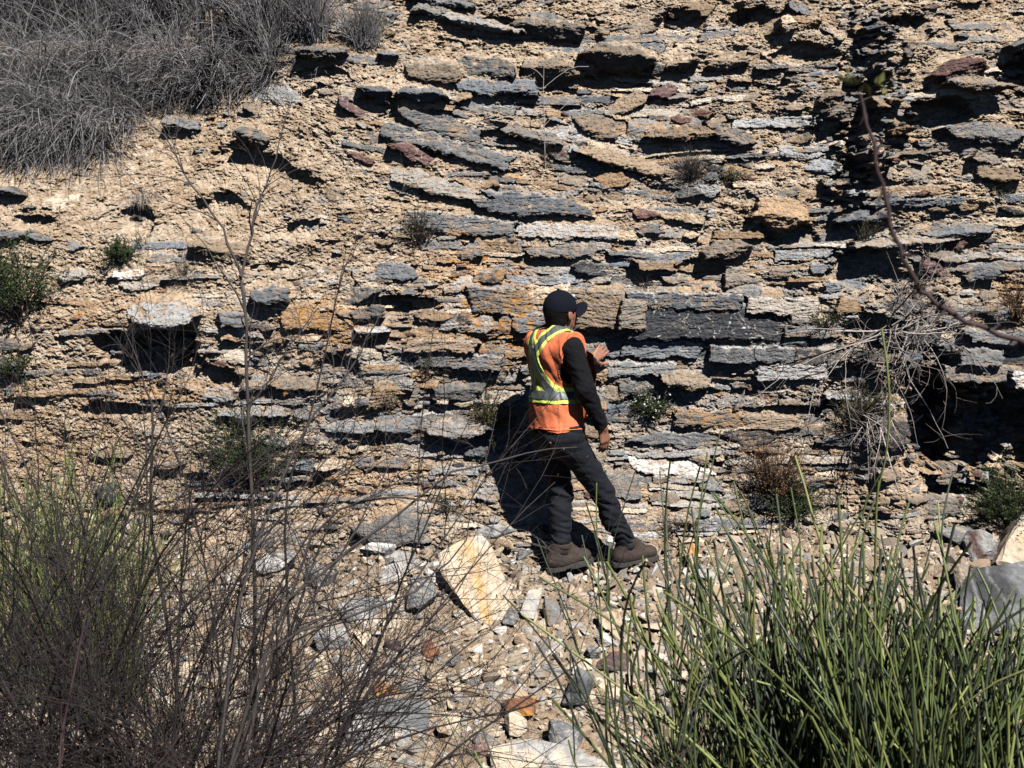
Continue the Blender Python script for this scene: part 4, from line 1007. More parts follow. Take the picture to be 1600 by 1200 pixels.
def feet(F, g=0.0):
    for an, toe in ((Rank, Rtoe), (Lank, Ltoe)):
        fw = (toe - an) * np.array([1, 1, 0]); fw /= np.linalg.norm(fw)
        heel = an - fw * .015 - up * .080; tp = an + fw * .13 - up * .080
        F.cone(an, heel, .036, .032, .02, g); F.cone(heel, tp, .030, .026, .02, g); F.cone(an - up * .01, tp, .034, .026, .02, g)
def hand(F, wr, dirv, nrm, lat, curls, spread, g=0.0, thumb=(0.5, 0.5)):
    """dirv wrist->knuckles, nrm palm side, lat towards the thumb"""
    d_ = dirv / np.linalg.norm(dirv); l_ = lat - d_ * (lat @ d_); l_ /= np.linalg.norm(l_); n_ = np.cross(d_, l_); n_ *= np.sign(n_ @ nrm)
    offs = [.030, .010, -.010, -.028]; ln = [(.040, .025, .019), (.044, .028, .020), (.041, .026, .020), (.032, .020, .018)]
    for i in range(4):
        kn = wr + d_ * (.088 - .004 * abs(i - 1)) + l_ * offs[i]
        F.cone(wr + d_ * .012 + l_ * offs[i] * .55, kn, .0155, .0125, .012, g)
        a = spread[i]; p = kn; cu = 0.0
        dd_ = d_ * math.cos(a) + l_ * math.sin(a)
        for j in range(3):
            cu += curls[i] * (0.7, 1.1, 0.8)[j]
            q = p + ln[i][j] * (dd_ * math.cos(cu) + n_ * math.sin(cu))
            F.cone(p, q, (.0095, .0088, .0080)[j], (.0088, .0080, .0070)[j], .003, g); p = q
    b0 = wr + d_ * .022 + l_ * .022 + n_ * .006
    t1 = d_ * math.cos(thumb[0] + .35) + l_ * math.sin(thumb[0] + .35) + n_ * 0.35; t1 /= np.linalg.norm(t1)
    b1 = b0 + t1 * .040
    t2 = d_ * math.cos(thumb[0]) + l_ * math.sin(thumb[0]) + n_ * 0.35 * thumb[1]; t2 /= np.linalg.norm(t2)
    b2 = b1 + t2 * .032; b3 = b2 + (t2 * .9 + d_ * .35) * .024
    F.cone(b0, b1, .0165, .0120, .010, g); F.cone(b1, b2, .0112, .0100, .003, g); F.cone(b2, b3, .0100, .0082, .003, g)
# --- body: one surface
B = Field(LO, HI, 0.0042)
B.ell(headc + HUp * .02 - HFu * .012, (.076, .096, .098), [HR, HFu, HUp], .02)
B.ell(headc - HUp * .055 + HFu * .035, (.055, .062, .062), [HR, HFu, HUp], .03)       # jaw
B.ell(headc - HUp * .095 + HFu * .070, (.022, .020, .018), [HR, HFu, HUp], .02)       # chin
B.ell(headc + HUp * .015 + HFu * .078, (.045, .02, .02), [HR, HFu, HUp], .02)         # brow
B.cone(headc + HUp * .010 + HFu * .088, headc - HUp * .028 + HFu * .112, .008, .014, .01)   # nose
B.ell(headc - HUp * .052 + HFu * .094, (.026, .012, .007), [HR, HFu, HUp], .008)      # upper lip
B.ell(headc - HUp * .066 + HFu * .092, (.024, .012, .007), [HR, HFu, HUp], .008)
for sgn in (-1, 1):
    B.ell(headc - HUp * .02 + HFu * .062 + HR * sgn * .040, (.024, .024, .026), [HR, HFu, HUp], .02)     # cheek
    B.ell(headc + HUp * .000 + HFu * .082 + HR * sgn * .032, (.013, .010, .009), [HR, HFu, HUp], .004)   # eye
    ec = headc - HUp * .012 - HFu * .004 + HR * sgn * .080
    B.ell(ec, (.009, .020, .031), [HR, HFu, HUp], .008); B.ell(ec + HR * sgn * .008 - HFu * .010, (.006, .012, .026), [HR, HFu, HUp], .004)   # ear
B.cone(neck - up * .02, headc - HUp * .06 - HFu * .02, .058, .056, .03)
torso(B); arms(B); legs(B); feet(B)
hand(B, Rwr, Rkn - Rwr, np.array([-.5, .8, 0]), np.array([.6, .6, 0]), [.30, .36, .42, .50], [.02, 0, -.03, -.06], thumb=(.25, 1.0))
hand(B, Lwr, Lhand_to - Lwr, np.array([.25, .9, -.2]), np.array([.75, .1, -.65]), [.50, .58, .62, .66], [.10, .03, -.05, -.12], thumb=(.75, .9))
vmesh('body', B, M['skin'], man)
# --- hair below the cap
H = Field(headc - .2, headc + .2, 0.0042)
H.ell(headc + HUp * .018 - HFu * .018, (.083, .099, .100), [HR, HFu, HUp], 0)
H.ell(headc - HUp * .045 - HFu * .045, (.068, .058, .055), [HR, HFu, HUp], .02)
s_, x, y, z = H.win(headc - .2, headc + .2)
q = lambda v: (x - headc[0]) * v[0] + (y - headc[1]) * v[1] + (z - headc[2]) * v[2]
H.D = np.maximum(H.D, q(HFu) - 0.030 + np.clip(-q(HUp) - .01, 0, 1) * 1.1)
H.D = np.maximum(H.D, -q(HUp) - .085)
def hairn(P): return 0.0022 * vnoise(P, 160, 5)
vmesh('hair', H, M['hair'], man, hairn)
# --- cap: crown, brim, button, small pale mark on the front
C_ = Field(headc - .25, headc + .25, 0.004)
cc = headc + HUp * .030 - HFu * .008
C_.ell(cc, (.090, .108, .106), [HR, HFu, HUp], 0)
s_, x, y, z = C_.win(headc - .25, headc + .25)
q0 = (x - cc[0]) * HR[0] + (y - cc[1]) * HR[1] + (z - cc[2]) * HR[2]
q1 = (x - cc[0]) * HFu[0] + (y - cc[1]) * HFu[1] + (z - cc[2]) * HFu[2]
q2 = (x - cc[0]) * HUp[0] + (y - cc[1]) * HUp[1] + (z - cc[2]) * HUp[2]
crown = C_.D.copy()
C_.D = np.maximum(crown, -(q2 + 0.022 - 0.20 * q1 * (q1 < 0) * -0.4))
cap = vmesh('cap', C_, M['navy'], man, lambda P: -0.0012 * (np.abs(np.sin(3 * np.arctan2((P - cc) @ HR, (P - cc) @ HFu))) < 0.06) + .0008 * vnoise(P, 30, 3))
Bm = Field(headc - .3, headc + .3, 0.003)
s_, x, y, z = Bm.win(headc - .3, headc + .3)
q0 = (x - cc[0]) * HR[0] + (y - cc[1]) * HR[1] + (z - cc[2]) * HR[2]
q1 = (x - cc[0]) * HFu[0] + (y - cc[1]) * HFu[1] + (z - cc[2]) * HFu[2]
q2 = (x - cc[0]) * HUp[0] + (y - cc[1]) * HUp[1] + (z - cc[2]) * HUp[2]
sheet = np.abs(q2 + .010 + 5.5 * q0 ** 2 - .16 * (q1 - .09)) - .0035
outl = np.sqrt((q0 / .088) ** 2 + ((q1 - .075) / .122) ** 2) - 1
Bm.D = np.maximum(np.maximum(sheet, outl * .08), .085 - q1 - 1.2 * np.abs(q0) * .3).astype(np.float32)
brim = vmesh('brim', Bm, M['navy'], man)
brim.parent = cap
def smallpart(name, m, parent, lst, h=0.003):
    pts = np.array([p for a_ in lst for p in (a_[0], a_[1])])
    F = Field(pts.min(0) - .06, pts.max(0) + .06, h)
    for a_ in lst: F.cone(a_[0], a_[1], a_[2], a_[3], a_[4] if len(a_) > 4 else .004)
    return vmesh(name, F, m, parent)
top = cc + HUp * .106
smallpart('cap_button', M['navy'], cap, [(top, top + HUp * .002, .009, .009)])
pf = cc + HFu * .088 + HUp * .058
smallpart('front_badge', M['badge'], cap, [(pf + HR * .03, pf + HR * -.03 , .011, .011)])
# --- sweatshirt
def folds(sc_, amp, seed, ax=(1, 1, 2.6)):
    def f(P):
        Q = P * np.array(ax)
        n = vnoise(Q, sc_, seed)
        return amp * (1 - 2.2 * np.abs(n)) + amp * 0.5 * vnoise(Q, sc_ * 2.7, seed + 4)
    return f
S = Field(LO, HI, 0.0048)
torso(S, .010); arms(S, .013)
s_, x, y, z = S.win(LO, HI)
S.D = np.maximum(S.D, (pelvis[2] - .015) - z + 0 * x)
S.D = np.maximum(S.D, z - (neck[2] + .022) + 0 * x)
for wr_, el_ in ((Rwr, Rel), (Lwr, Lel)):
    d_ = (wr_ - el_) / np.linalg.norm(wr_ - el_)
    S.D = np.where(np.sqrt((x - wr_[0]) ** 2 + (y - wr_[1]) ** 2 + (z - wr_[2]) ** 2) < .1, np.maximum(S.D, (x - wr_[0]) * d_[0] + (y - wr_[1]) * d_[1] + (z - wr_[2]) * d_[2] + .004), S.D)
vmesh('sweatshirt', S, M['sweat'], man, folds(11, .0055, 21, (1.5, 1.5, 1.6)))
# --- jeans
T_ = Field(LO, HI, 0.0048)
AX = [TR, TF, up]
T_.ell(pelvis, (.165, .122, .13), AX, .05, .012); T_.ell(pelvis - TF * 0.045 - TR * 0.06 - up * .03, (.09, .085, .10), AX, .04, .012)
T_.ell(pelvis - TF * 0.045 + TR * 0.06 - up * .03, (.09, .085, .10), AX, .04, .012)
legs(T_, .010)
for kn, an in ((Rknee, Rank), (Lknee, Lank)):
    T_.cone(kn * .35 + an * .65, an + up * .004, .056, .058, .02)
s_, x, y, z = T_.win(LO, HI)
T_.D = np.maximum(T_.D, z - (pelvis[2] + .085) + 0 * x)
for an in (Rank, Lank):
    near = np.sqrt((x - an[0]) ** 2 + (y - an[1]) ** 2 + (z - an[2]) ** 2) < .16
    T_.D = np.where(near, np.maximum(T_.D, (an[2] - .042) - z), T_.D)
def jf(P):
    n = vnoise(P * np.array([1, 1, 2.2]), 10, 31)
    low = np.exp(-((P[:, 2] - (Lank[2] + .07)) / .10) ** 2); kne = np.exp(-((P[:, 2] - Lknee[2]) / .10) ** 2)
    ring = np.sin(P[:, 2] * 150 + 3.0 * vnoise(P, 14, 33) * 2 + P[:, 0] * 25)
    return .005 * (1 - 2.2 * np.abs(n)) + .0055 * low * ring + .004 * kne * np.sin(P[:, 2] * 95 + P[:, 0] * 50 + 3 * vnoise(P, 9, 34))
vmesh('jeans', T_, M['denim'], man, jf)
# --- vest
VG = .026
W_ = Field(LO, HI, 0.0045)
torso(W_, VG)
Tt = W_.D.copy()
s_, x, y, z = W_.win(LO, HI)
xr = (x - chest[0]) * TR[0] + (y - chest[1]) * TR[1]; xf = (x - chest[0]) * TF[0] + (y - chest[1]) * TF[1]; zz = z - chest[2] + 0 * x + 0 * y
hemz = float(J(870, 668)[2])
hole = []
for sh_, sg in ((Rsh, 1), (Lsh, -1)):
    u = np.sqrt((xf / .072) ** 2 + ((zz + .015) / .118) ** 2) - 1           # arm hole seen from the side
    hole.append(np.maximum(-u * .08, 0) * 0 + np.maximum(u * .08, -(sg * xr - .136)))
body_cut = np.maximum.reduce([Tt, hemz - z + .012 * np.sin(xr * 30) + 0 * y, z - (neck[2] + .045) + xf * .1, -hole[0], -hole[1]])
neckhole = np.sqrt(xr ** 2 + (xf - .015) ** 2) - .066
body_cut = np.maximum(body_cut, np.abs(xr) - .200)
body_cut = np.maximum(body_cut, -np.maximum(neckhole, -(zz - .15)))
# open front: a gap, the panel hanging forward
body_cut = np.maximum(body_cut, -np.maximum(np.abs(xr) - .03, .03 - xf))
W_.D = body_cut.astype(np.float32)
s2 = Field(LO, HI, 0.0045)     # loose front panel showing beyond the arm
vest_f = folds(8, .0085, 41, (1.3, 1.3, .8))
vest = vmesh('vest', W_, M['orange'], man, vest_f)
def vstripe(name, m, region, off, parent, disp=None):
    F = Field(LO, HI, 0.0035)
    torso(F, VG + off)
    s_, x, y, z = F.win(LO, HI)
    xr = (x - chest[0]) * TR[0] + (y - chest[1]) * TR[1] + 0 * z; xf = (x - chest[0]) * TF[0] + (y - chest[1]) * TF[1] + 0 * z; zz = z - chest[2] + 0 * x + 0 * y
    sh = F.D.copy()
    reg = region(xr, xf, zz)
    hl = np.full(sh.shape, 9., np.float32)
    for sg in (1, -1):
        u = np.sqrt((xf / .072) ** 2 + ((zz + .015) / .118) ** 2) - 1
        hl = np.minimum(hl, np.maximum(u * .08, -(sg * xr - .136)))
    nh = np.maximum(np.sqrt(xr ** 2 + (xf - .015) ** 2) - .066, -(zz - .15))
    gap = np.maximum(np.abs(xr) - .03, .03 - xf)
    F.D = np.maximum.reduce([sh, -(sh + .010), reg, -hl, -nh, -gap]).astype(np.float32)
    return vmesh(name, F, m, parent, vest_f)
zb = float(J(860, 614)[2] - chest[2])
band = lambda hw: (lambda xr, xf, zz: np.abs(zz - zb + .10 * 0 * xf) - hw)
def harness(hw):
    def f(xr, xf, zz):
        # straps over each shoulder meeting low between the shoulder blades, then spreading to the waist band
        cx_ = 0.008; zc = .028
        d = np.full(xr.shape, 9., np.float32)
        for sg in (-1, 1):
            # upper: from (sg*.10, .17) to (0, zc); lower: from (0,zc) to (sg*.115, zb)
            for (x0, z0, x1, z1) in ((sg * .105, .20, 0, zc), (0, zc, sg * .125, zb)):
                ex, ez = x1 - x0, z1 - z0; L = math.hypot(ex, ez)
                t = np.clip(((xr - x0) * ex + (zz - z0) * ez) / L ** 2, 0, 1)
                bow = 0.022 * np.sin(t * PI) * (sg if z0 == zc else 0) * -1
                dist = np.abs((xr - x0 - t * ex - bow) * ez / L - (zz - z0 - t * ez) * ex / L)
                dist = np.hypot(xr - x0 - t * ex - bow, zz - z0 - t * ez)
                d = np.minimum(d, dist)
            fr = np.maximum(np.abs(xr - sg * .085), -xf + 0.0)
            d = np.where(xf > .0, np.minimum(np.abs(np.abs(xr) - .085), 9), d)
        return np.maximum(d - hw, np.where(zz > zb + .02, -1, 1))
    return f
vb = vstripe('lime_border_tape', M['lime'], band(.050), .0020, vest)
vstripe('reflective_waist_tape', M['silver'], band(.027), .0042, vest)
vstripe('lime_harness_tape', M['lime'], harness(.046), .0020, vest)
vstripe('reflective_harness_tape', M['silver'], harness(.024), .0042, vest)
vstripe('hem_binding', M['orange'], lambda xr, xf, zz: np.abs(zz - (hemz - chest[2]) - .010 - .0 * xr) - .008, .003, vest)
# front flap of the open vest, pushed forward by the raised arm
fl0 = J(914, 545, .02); fl1 = J(921, 600, .0); fl2 = J(908, 650, .02)
P_ = []
nu, nv = 9, 26
for j in range(nv):
    t = j / (nv - 1)
    c0 = J(902 - 2 * t, 545 + 115 * t, .16) ; c1 = J(926 + 10 * math.sin(t * 3.0) - 12 * t, 553 + 100 * t, .03 + .06 * t)
    for i in range(nu):
        u = i / (nu - 1); p = c0 * (1 - u) + c1 * u + TF * .02 * math.sin(u * PI) + TR * .006 * math.sin(t * 17 + u * 3)
        P_.append(p)
P_ = np.array(P_); nrm = np.array([.5, -.85, 0]) * .004
idx = np.arange(nu * nv).reshape(nv, nu)
def slab(P, cols, off=0.0):
    A = P.reshape(nv, nu, 3)[:, cols].reshape(-1, 3) + nrm / .004 * off; nc = len(cols)
    V = np.concatenate([A + nrm, A - nrm]); n_ = nv * nc
    f = grid_faces(nv, nc); rim = []
    e = list(range(nc)) + [nc * (k + 1) - 1 for k in range(1, nv)] + [nc * (nv - 1) + k for k in range(nc - 2, -1, -1)] + [nc * k for k in range(nv - 2, 0, -1)]
    for a_, b_ in zip(e, e[1:] + e[:1]): rim.append((a_, b_, b_ + n_, a_ + n_))
    return V - np.array(MAN0), np.concatenate([f, f[:, ::-1] + n_, np.array(rim)])
V, F = slab(P_, list(range(nu))); mk('vest_front_flap', V, F, M['orange'], parent=vest, smooth=True)
V, F = slab(P_, [6, 7, 8], .004); mk('lime_flap_tape', V, F, M['lime'], parent=vest, smooth=True)
# --- boots: upper, sole, laces, collar
for an, toe in ((Rank, Rtoe), (Lank, Ltoe)):
    fw = (toe - an) * np.array([1, 1, 0]); fw /= np.linalg.norm(fw); sd = np.array([fw[1], -fw[0], 0])
    gz = -.118
    pit = .16 if an is Lank else .10
    ff = fw + up * pit; ff /= np.linalg.norm(ff); uu = np.cross(sd, ff); uu = uu * np.sign(uu[2])
    base = an + up * gz
    o_ = Field(an - .28, an + .30, .0042)
    o_.cone(an + up * .03, base + uu * .055 - ff * .025, .060, .054, .02)
    o_.cone(base + uu * .05 - ff * .035, base + uu * .05 + ff * .06, .050, .053, .02)
    o_.cone(base + uu * .052 + ff * .03, base + uu * .044 + ff * .150, .052, .041, .03)
    o_.ell(base + uu * .044 + ff * .148, (.047, .052, .042), [sd, ff, uu], .02)
    o_.cone(an + up * .01 + ff * .02, base + uu * .085 + ff * .09, .052, .038, .02)
    s_, x, y, z = o_.win(an - .28, an + .30)
    qq = (x - base[0]) * uu[0] + (y - base[1]) * uu[1] + (z - base[2]) * uu[2]
    o_.D = np.maximum(o_.D, .018 - qq)
    o_.D = np.maximum(o_.D, z - an[2] - .035 + 0 * x + 0 * y)
    boot = vmesh('boot', o_, M['boot'], man, lambda P: .0018 * (1 - 2 * np.abs(vnoise(P * np.array([1, 1, 1.5]), 22, 51))))
    so_ = Field(an - .28, an + .30, .004)
    x_, y_, z_ = so_.win(an - .28, an + .30)[1:]
    q0 = (x_ - base[0]) * sd[0] + (y_ - base[1]) * sd[1] + 0 * z_; q1 = (x_ - base[0]) * ff[0] + (y_ - base[1]) * ff[1] + (z_ - base[2]) * ff[2]
    q2 = (x_ - base[0]) * uu[0] + (y_ - base[1]) * uu[1] + (z_ - base[2]) * uu[2]
    hw = .046 + .008 * np.clip(q1 / .12, -.5, 1)
    ol = np.maximum(np.abs(q0) - hw, np.abs(q1 - .058) - .150)
    ol = np.maximum(ol, np.sqrt((q0 / .056) ** 2 + ((q1 - .058) / .156) ** 2) * .1 - .1)
    bot = -q2 + .018 * (q1 > .012) * (q1 < .05) * 0 - .0 + np.where((q1 > .02) & (q1 < .055), .008, 0) - .0
    so_.D = np.maximum.reduce([ol, q2 - .022, bot - .012]).astype(np.float32)
    vmesh('sole', so_, M['sole'], boot)
    for k in range(4):
        c_ = base + ff * (.050 + .024 * k) + uu * (.128 - .012 * k)
        smallpart('lace', M['lace'], boot, [(c_ + sd * .024 - uu * .012, c_ + uu * .006, .0035, .0035), (c_ + uu * .006, c_ - sd * .024 - uu * .012, .0035, .0035)])
# --- watch on the raised wrist
d_ = (Lwr - Lel) / np.linalg.norm(Lwr - Lel)
a1 = np.cross(d_, up); a1 /= np.linalg.norm(a1); a2 = np.cross(d_, a1)
wpos = Lwr + d_ * .002
segs = [(wpos + .030 * (a1 * math.cos(t) + a2 * math.sin(t)), wpos + .030 * (a1 * math.cos(t + .5) + a2 * math.sin(t + .5)), .006, .006) for t in np.arange(0, 6.3, .5)]
wt = smallpart('watch', M['watch'], man, segs)
fc = wpos + .034 * (-np.array([0.2, .9, -.3])); 
smallpart('watch_dial', M['silver'], wt, [(fc, fc + d_ * .004, .012, .012)])
print('man', time.time() - T0)

# ------------------------------------------------------------------ plants
def nz(v): return v / (np.linalg.norm(v, axis=-1, keepdims=True) + 1e-9)
def stems(rs, root, n, L, mean, spread, droop, k=10, r0=.003, r1=.001, wig=.15, jit=.05, bend=.5):
    """n curved stems from around a root; L (lo,hi)"""
    root = np.asarray(root, float)
    st0 = (root[None] if root.ndim == 1 else root[rs.randint(0, len(root), n)]) + rs.normal(0, jit, (n, 3)) * np.array([1, 1, .3])
    d = nz(np.asarray(mean, float) + rs.normal(0, 1, (n, 3)) * np.asarray(spread)); Ls = rs.uniform(L[0], L[1], n)
    b = rs.normal(0, bend, (n, 3)); P = np.empty((n, k, 3)); P[:, 0] = st0
    for j in range(1, k):
        d = nz(d + (b + np.array([0, 0, -1.0]) * np.asarray(droop).reshape(-1, 1) * (j / k) * 2) / k + rs.normal(0, wig, (n, 3)) / math.sqrt(k) * .6)
        P[:, j] = P[:, j - 1] + d * (Ls / (k - 1))[:, None]
    R = (r0 * rs.uniform(.7, 1.2, n))[:, None] * (1 - np.linspace(0, 1, k) ** 1.2 * (1 - r1 / r0))[None]
    return P, R
def twigs(rs, P, R, n, L, ang=.8, k=6, rr=.6, r1=.0006, wig=.2, tmin=.25, upb=.2, bend=.4):
    m, kk, _ = P.shape; i = rs.randint(0, m, n); t = rs.uniform(tmin, .97, n) * (kk - 1); j = np.minimum(t.astype(int), kk - 2); f = (t - j)[:, None]
    p0 = P[i, j] * (1 - f) + P[i, j + 1] * f; d0 = nz(P[i, j + 1] - P[i, j])
    d = nz(d0 * math.cos(ang) + nz(rs.normal(size=(n, 3))) * math.sin(ang) + np.array([0, 0, upb])); Ls = rs.uniform(L[0], L[1], n)
    Q = np.empty((n, k, 3)); Q[:, 0] = p0; b = rs.normal(0, bend, (n, 3))
    for q in range(1, k):
        d = nz(d + b / k + rs.normal(0, wig, (n, 3)) / math.sqrt(k)); Q[:, q] = Q[:, q - 1] + d * (Ls / (k - 1))[:, None]
    rb = np.maximum(R[i, j] * rr, r1 * 1.2)
    return Q, rb[:, None] * (1 - np.linspace(0, 1, k) * .75)[None]
def leaves(rs, C, size, aspect=2.2):
    n = len(C); a = nz(rs.normal(size=(n, 3)) + np.array([0, 0, .5])); b = nz(np.cross(a, rs.normal(size=(n, 3)))); s1 = (size * rs.uniform(.6, 1.3, n))[:, None]
    c = np.cross(a, b)
    V = np.stack([C, C + a * s1 * .5 + b * s1 / aspect * .5 + c * s1 * .08, C + a * s1, C + a * s1 * .5 - b * s1 / aspect * .5 + c * s1 * .08], 1).reshape(-1, 3)
    return V, np.arange(4 * n).reshape(-1, 4)
def on_lines(rs, P, n, tmin=.3):
    m, kk, _ = P.shape; i = rs.randint(0, m, n); t = rs.uniform(tmin, 1, n) * (kk - 1.001); j = t.astype(int); f = (t - j)[:, None]
    return P[i, j] * (1 - f) + P[i, j + 1] * f
def plant(name, root, label, cat, group=None):
    e = empty(name, tuple(float(v) for v in root)); tag(e, label, cat, group); return e
def add(pl, name, parts, m, tint=None):
    V, F = join(parts); V = V - np.array(pl.location[:])
    return mk(name, V, F, m, parent=pl, tint=tint, smooth=(name not in ('leaves', 'foliage', 'flowers')))
OUT = np.array([0, -1.0, 0])
def bush(px, py, wpx, hpx, label, kind='leaf', seed=0, nst=60, nlf=2500, lf=.016, name='shrub', woody='barkg', flowers=0, out=.5, group=None, cat='shrub', twg=4):
    rs = np.random.RandomState(seed); p = on_face(px, py + hpx * .35); sc = p[1] / FPX; W, H = wpx * sc, hpx * sc
    root = p + np.array([0, .02, 0]); pl = plant(name, root, label, cat, group)
    P, R = stems(rs, root, nst, (H * .55, H * 1.0), (0, -out * .6, .9), (.5 * W / H, .30, .25), .25, 8, .0035, .0012, .15, .02)
    Q, S = twigs(rs, P, R, nst * twg, (H * .15, H * .4), .7, 5, .6, .0007, .25, .2)
    add(pl, 'stems', [tubes(P, R, 4, seed), tubes(Q, S, 3, seed)], M[woody])
    if nlf: add(pl, 'foliage', [leaves(rs, np.concatenate([on_lines(rs, Q, int(nlf * .8), .2), on_lines(rs, P, int(nlf * .2), .5)]), lf)], M[kind])
    if flowers:
        c = on_lines(rs, Q, flowers, .9) + OUT * .012
        add(pl, 'flowers', [leaves(rs, np.repeat(c, 5, 0), .010, 1.3)], M['flower'])
    return pl
B_ = [  # small shrubs on the face
    (28, 455, 120, 130, 'dense dark green leafy shrub cut by the left edge, halfway up', 'leaf', 1, 90, 9000, .016, 'barkg', 0),
    (190, 397, 52, 44, 'small dark green leafy shrub on pale soil, left of the dry twigs', 'leaf', 2, 50, 3200, .013, 'barkg', 0),
    (26, 572, 70, 52, 'low dark green shrub at the left edge under the bigger one', 'leaf', 3, 60, 3600, .013, 'barkg', 0),
    (1008, 638, 66, 56, 'round green shrub dotted with small white flowers by the man', 'leaf', 4, 80, 5200, .011, 'barkg', 75),
    (1142, 280, 40, 34, 'small yellow-green shrub on the upper ledge near the grey tuft', 'leafy', 5, 40, 1300, .010, 'barkg', 0),
    (655, 360, 62, 84, 'sparse upright dark shrublet with bare stems on tan soil', 'leafy', 6, 46, 700, .010, 'bark', 0),
    (762, 650, 60, 84, 'sparse olive shrub just left of the dark shadow of the man', 'leafy', 7, 60, 1900, .011, 'bark', 0),
    (603, 628, 54, 46, 'thin dark wispy shrublet on the wall left of the man', 'leafy', 8, 44, 800, .010, 'bark', 0),
    (660, 575, 50, 48, 'thin grey wispy shrublet up left of the man', 'leafy', 9, 40, 500, .010, 'barkg', 0),
    (392, 715, 150, 150, 'large dark green shrub at the wall foot behind the bare brown shrub', 'leaf', 10, 120, 7500, .016, 'bark', 0),
    (1238, 785, 70, 76, 'green shrub with few white flowers at the wall foot right of the man', 'leaf', 11, 80, 4200, .014, 'barkg', 14),
    (1205, 745, 110, 130, 'dead rusty brown shrub at the wall foot beside the green flowering one', 'leafb', 12, 90, 3600, .012, 'bark', 0),
    (1572, 790, 90, 110, 'dark shrub in the shaded recess at the right edge', 'leaf', 13, 80, 5200, .016, 'bark', 0),
    (1095, 900, 130, 90, 'low olive and brown shrub behind the green broom, right of boots', 'leafy', 14, 100, 3600, .012, 'bark', 0),
    (1065, 822, 90, 44, 'low sparse brown shrublet at the wall foot above the boots', 'leafb', 15, 70, 1400, .010, 'bark', 0),
    (918, 952, 60, 36, 'tiny dark scrubby plant on the gravel below the boots', 'leafy', 16, 60, 1100, .009, 'bark', 0),
    (1355, 365, 24, 40, 'tiny bright green seedling on a ledge right of the gully', 'leafy', 17, 16, 320, .010, 'barkg', 0),
    (1262, 345, 46, 30, 'small olive shrublet among boulders on the upper ledge', 'leafy', 18, 30, 700, .010, 'barkg', 0),
    (1320, 262, 22, 26, 'tiny olive tuft on the ledge left of the gully', 'leafy', 19, 16, 300, .009, 'barkg', 0),
    (1565, 302, 22, 22, 'tiny green tuft at the right edge of the upper wall', 'leafy', 20, 16, 300, .009, 'barkg', 0),
    (1290, 500, 50, 50, 'small olive shrub tangled in pale dead twigs', 'leafy', 21, 40, 900, .010, 'barkg', 0),
    (1350, 640, 70, 90, 'dark green scrub hanging under the pale dead branches', 'leafy', 22, 70, 2200, .011, 'bark', 0),
    (1590, 480, 50, 80, 'dead brown shrub at the right edge halfway up', 'leafb', 23, 40, 1300, .012, 'bark', 0),
    (222, 378, 20, 30, 'tiny yellowish sprig beside the small dark green shrub', 'leafy', 24, 14, 160, .009, 'barkg', 0),
    (700, 790, 60, 40, 'low green-brown plant at the wall foot above the ochre slab', 'leafy', 25, 50, 900, .010, 'bark', 0),
    (940, 800, 40, 40, 'thin weed between the legs of the man and the wall', 'leafy', 26, 20, 150, .008, 'barkg', 0)]
for (px, py, wv, hv, lab, kd, sd_, ns_, nl, lf, wd_, fl) in B_[:-1]:
    bush(px, py, wv, hv, lab, kd, 500 + sd_, ns_, nl, lf, woody=wd_, flowers=fl, name='flowering_shrub' if fl else 'shrub')
# grey dry tuft and other bare things on the face
def tuft(px, py, L, n, label, m='barkg', spread=.5, out=.4, seed=1, name='dry_tuft', r0=.0016, droop=.4, cat='dry tuft', jit=.02):
    rs = np.random.RandomState(seed); p = on_face(px, py); pl = plant(name, p, label, cat)
    P, R = stems(rs, p + np.array([0, .01, 0]), n, (L * .6, L), (0, -out, .8), spread, droop, 8, r0, .0006, .2, jit)
    Q, S = twigs(rs, P, R, n * 2, (L * .1, L * .35), .6, 5, .7, .0005)
    add(pl, 'stems', [tubes(P, R, 3, seed), tubes(Q, S, 3, seed)], M[m]); return pl
tuft(1078, 282, .26, 230, 'grey-brown dry grassy tuft on the upper ledge', 'barkg', .55, .35, 31)
tuft(505, 62, .26, 130, 'small pale dry tuft beside the dry broom near the top', 'dry', (.25, .2, .2), .1, 32, r0=.0022, droop=0)
tuft(570, 75, .36, 330, 'pale grey dry tuft standing on the flat grey ledge near the top', 'dry', (.32, .25, .2), .1, 33, r0=.0024, droop=0.1, jit=.05)
tuft(290, 438, .22, 60, 'small bare grey twiggy tuft on the pale left slope', 'barkg', .7, .5, 34)
tuft(860, 255, .20, 60, 'small dark bare tuft under the dead white stalk', 'bark', .6, .4, 35)
tuft(225, 312, .25, 40, 'bundle of pale dead roots hanging over a dark hollow at left', 'pale', (.3, .3, .2), .9, 36, 'dead_roots', .0025, 3.0, 'roots')
tuft(1010, 450, .12, 40, 'tiny dry weed above the big dark grey bed', 'bark', .5, .6, 37)
tuft(905, 880, .10, 30, 'tiny dry weed on the gravel by the boots', 'barkg', .6, .3, 38)
# thin white dead stalk
rs = np.random.RandomState(40); p = on_face(852, 262); pl = plant('dead_stalk', p, 'single thin white dead stalk with few side twigs, upper middle', 'dead stalk')
yy = p[1] - .03; pth = np.array([[at(852, 262, yy), at(851, 220, yy - .02), at(850, 180, yy - .03), at(849, 140, yy - .04), at(850, 100, yy - .04)]])
tw = np.array([[at(*a_, yy - .03) for a_ in q] for q in ([(851, 196), (862, 184), (875, 172), (888, 160), (902, 150)], [(850, 124), (845, 117), (839, 111), (834, 108), (829, 106)], [(851, 136), (868, 122), (888, 108), (903, 104), (920, 104)], [(851, 192), (840, 182), (846, 176), (840, 170), (836, 166)])])
add(pl, 'stalk', [tubes(pth, np.full((1, 5), .0036) * np.linspace(1, .5, 5), 5), tubes(tw, np.full((4, 5), .0018), 4)], M['pale'])
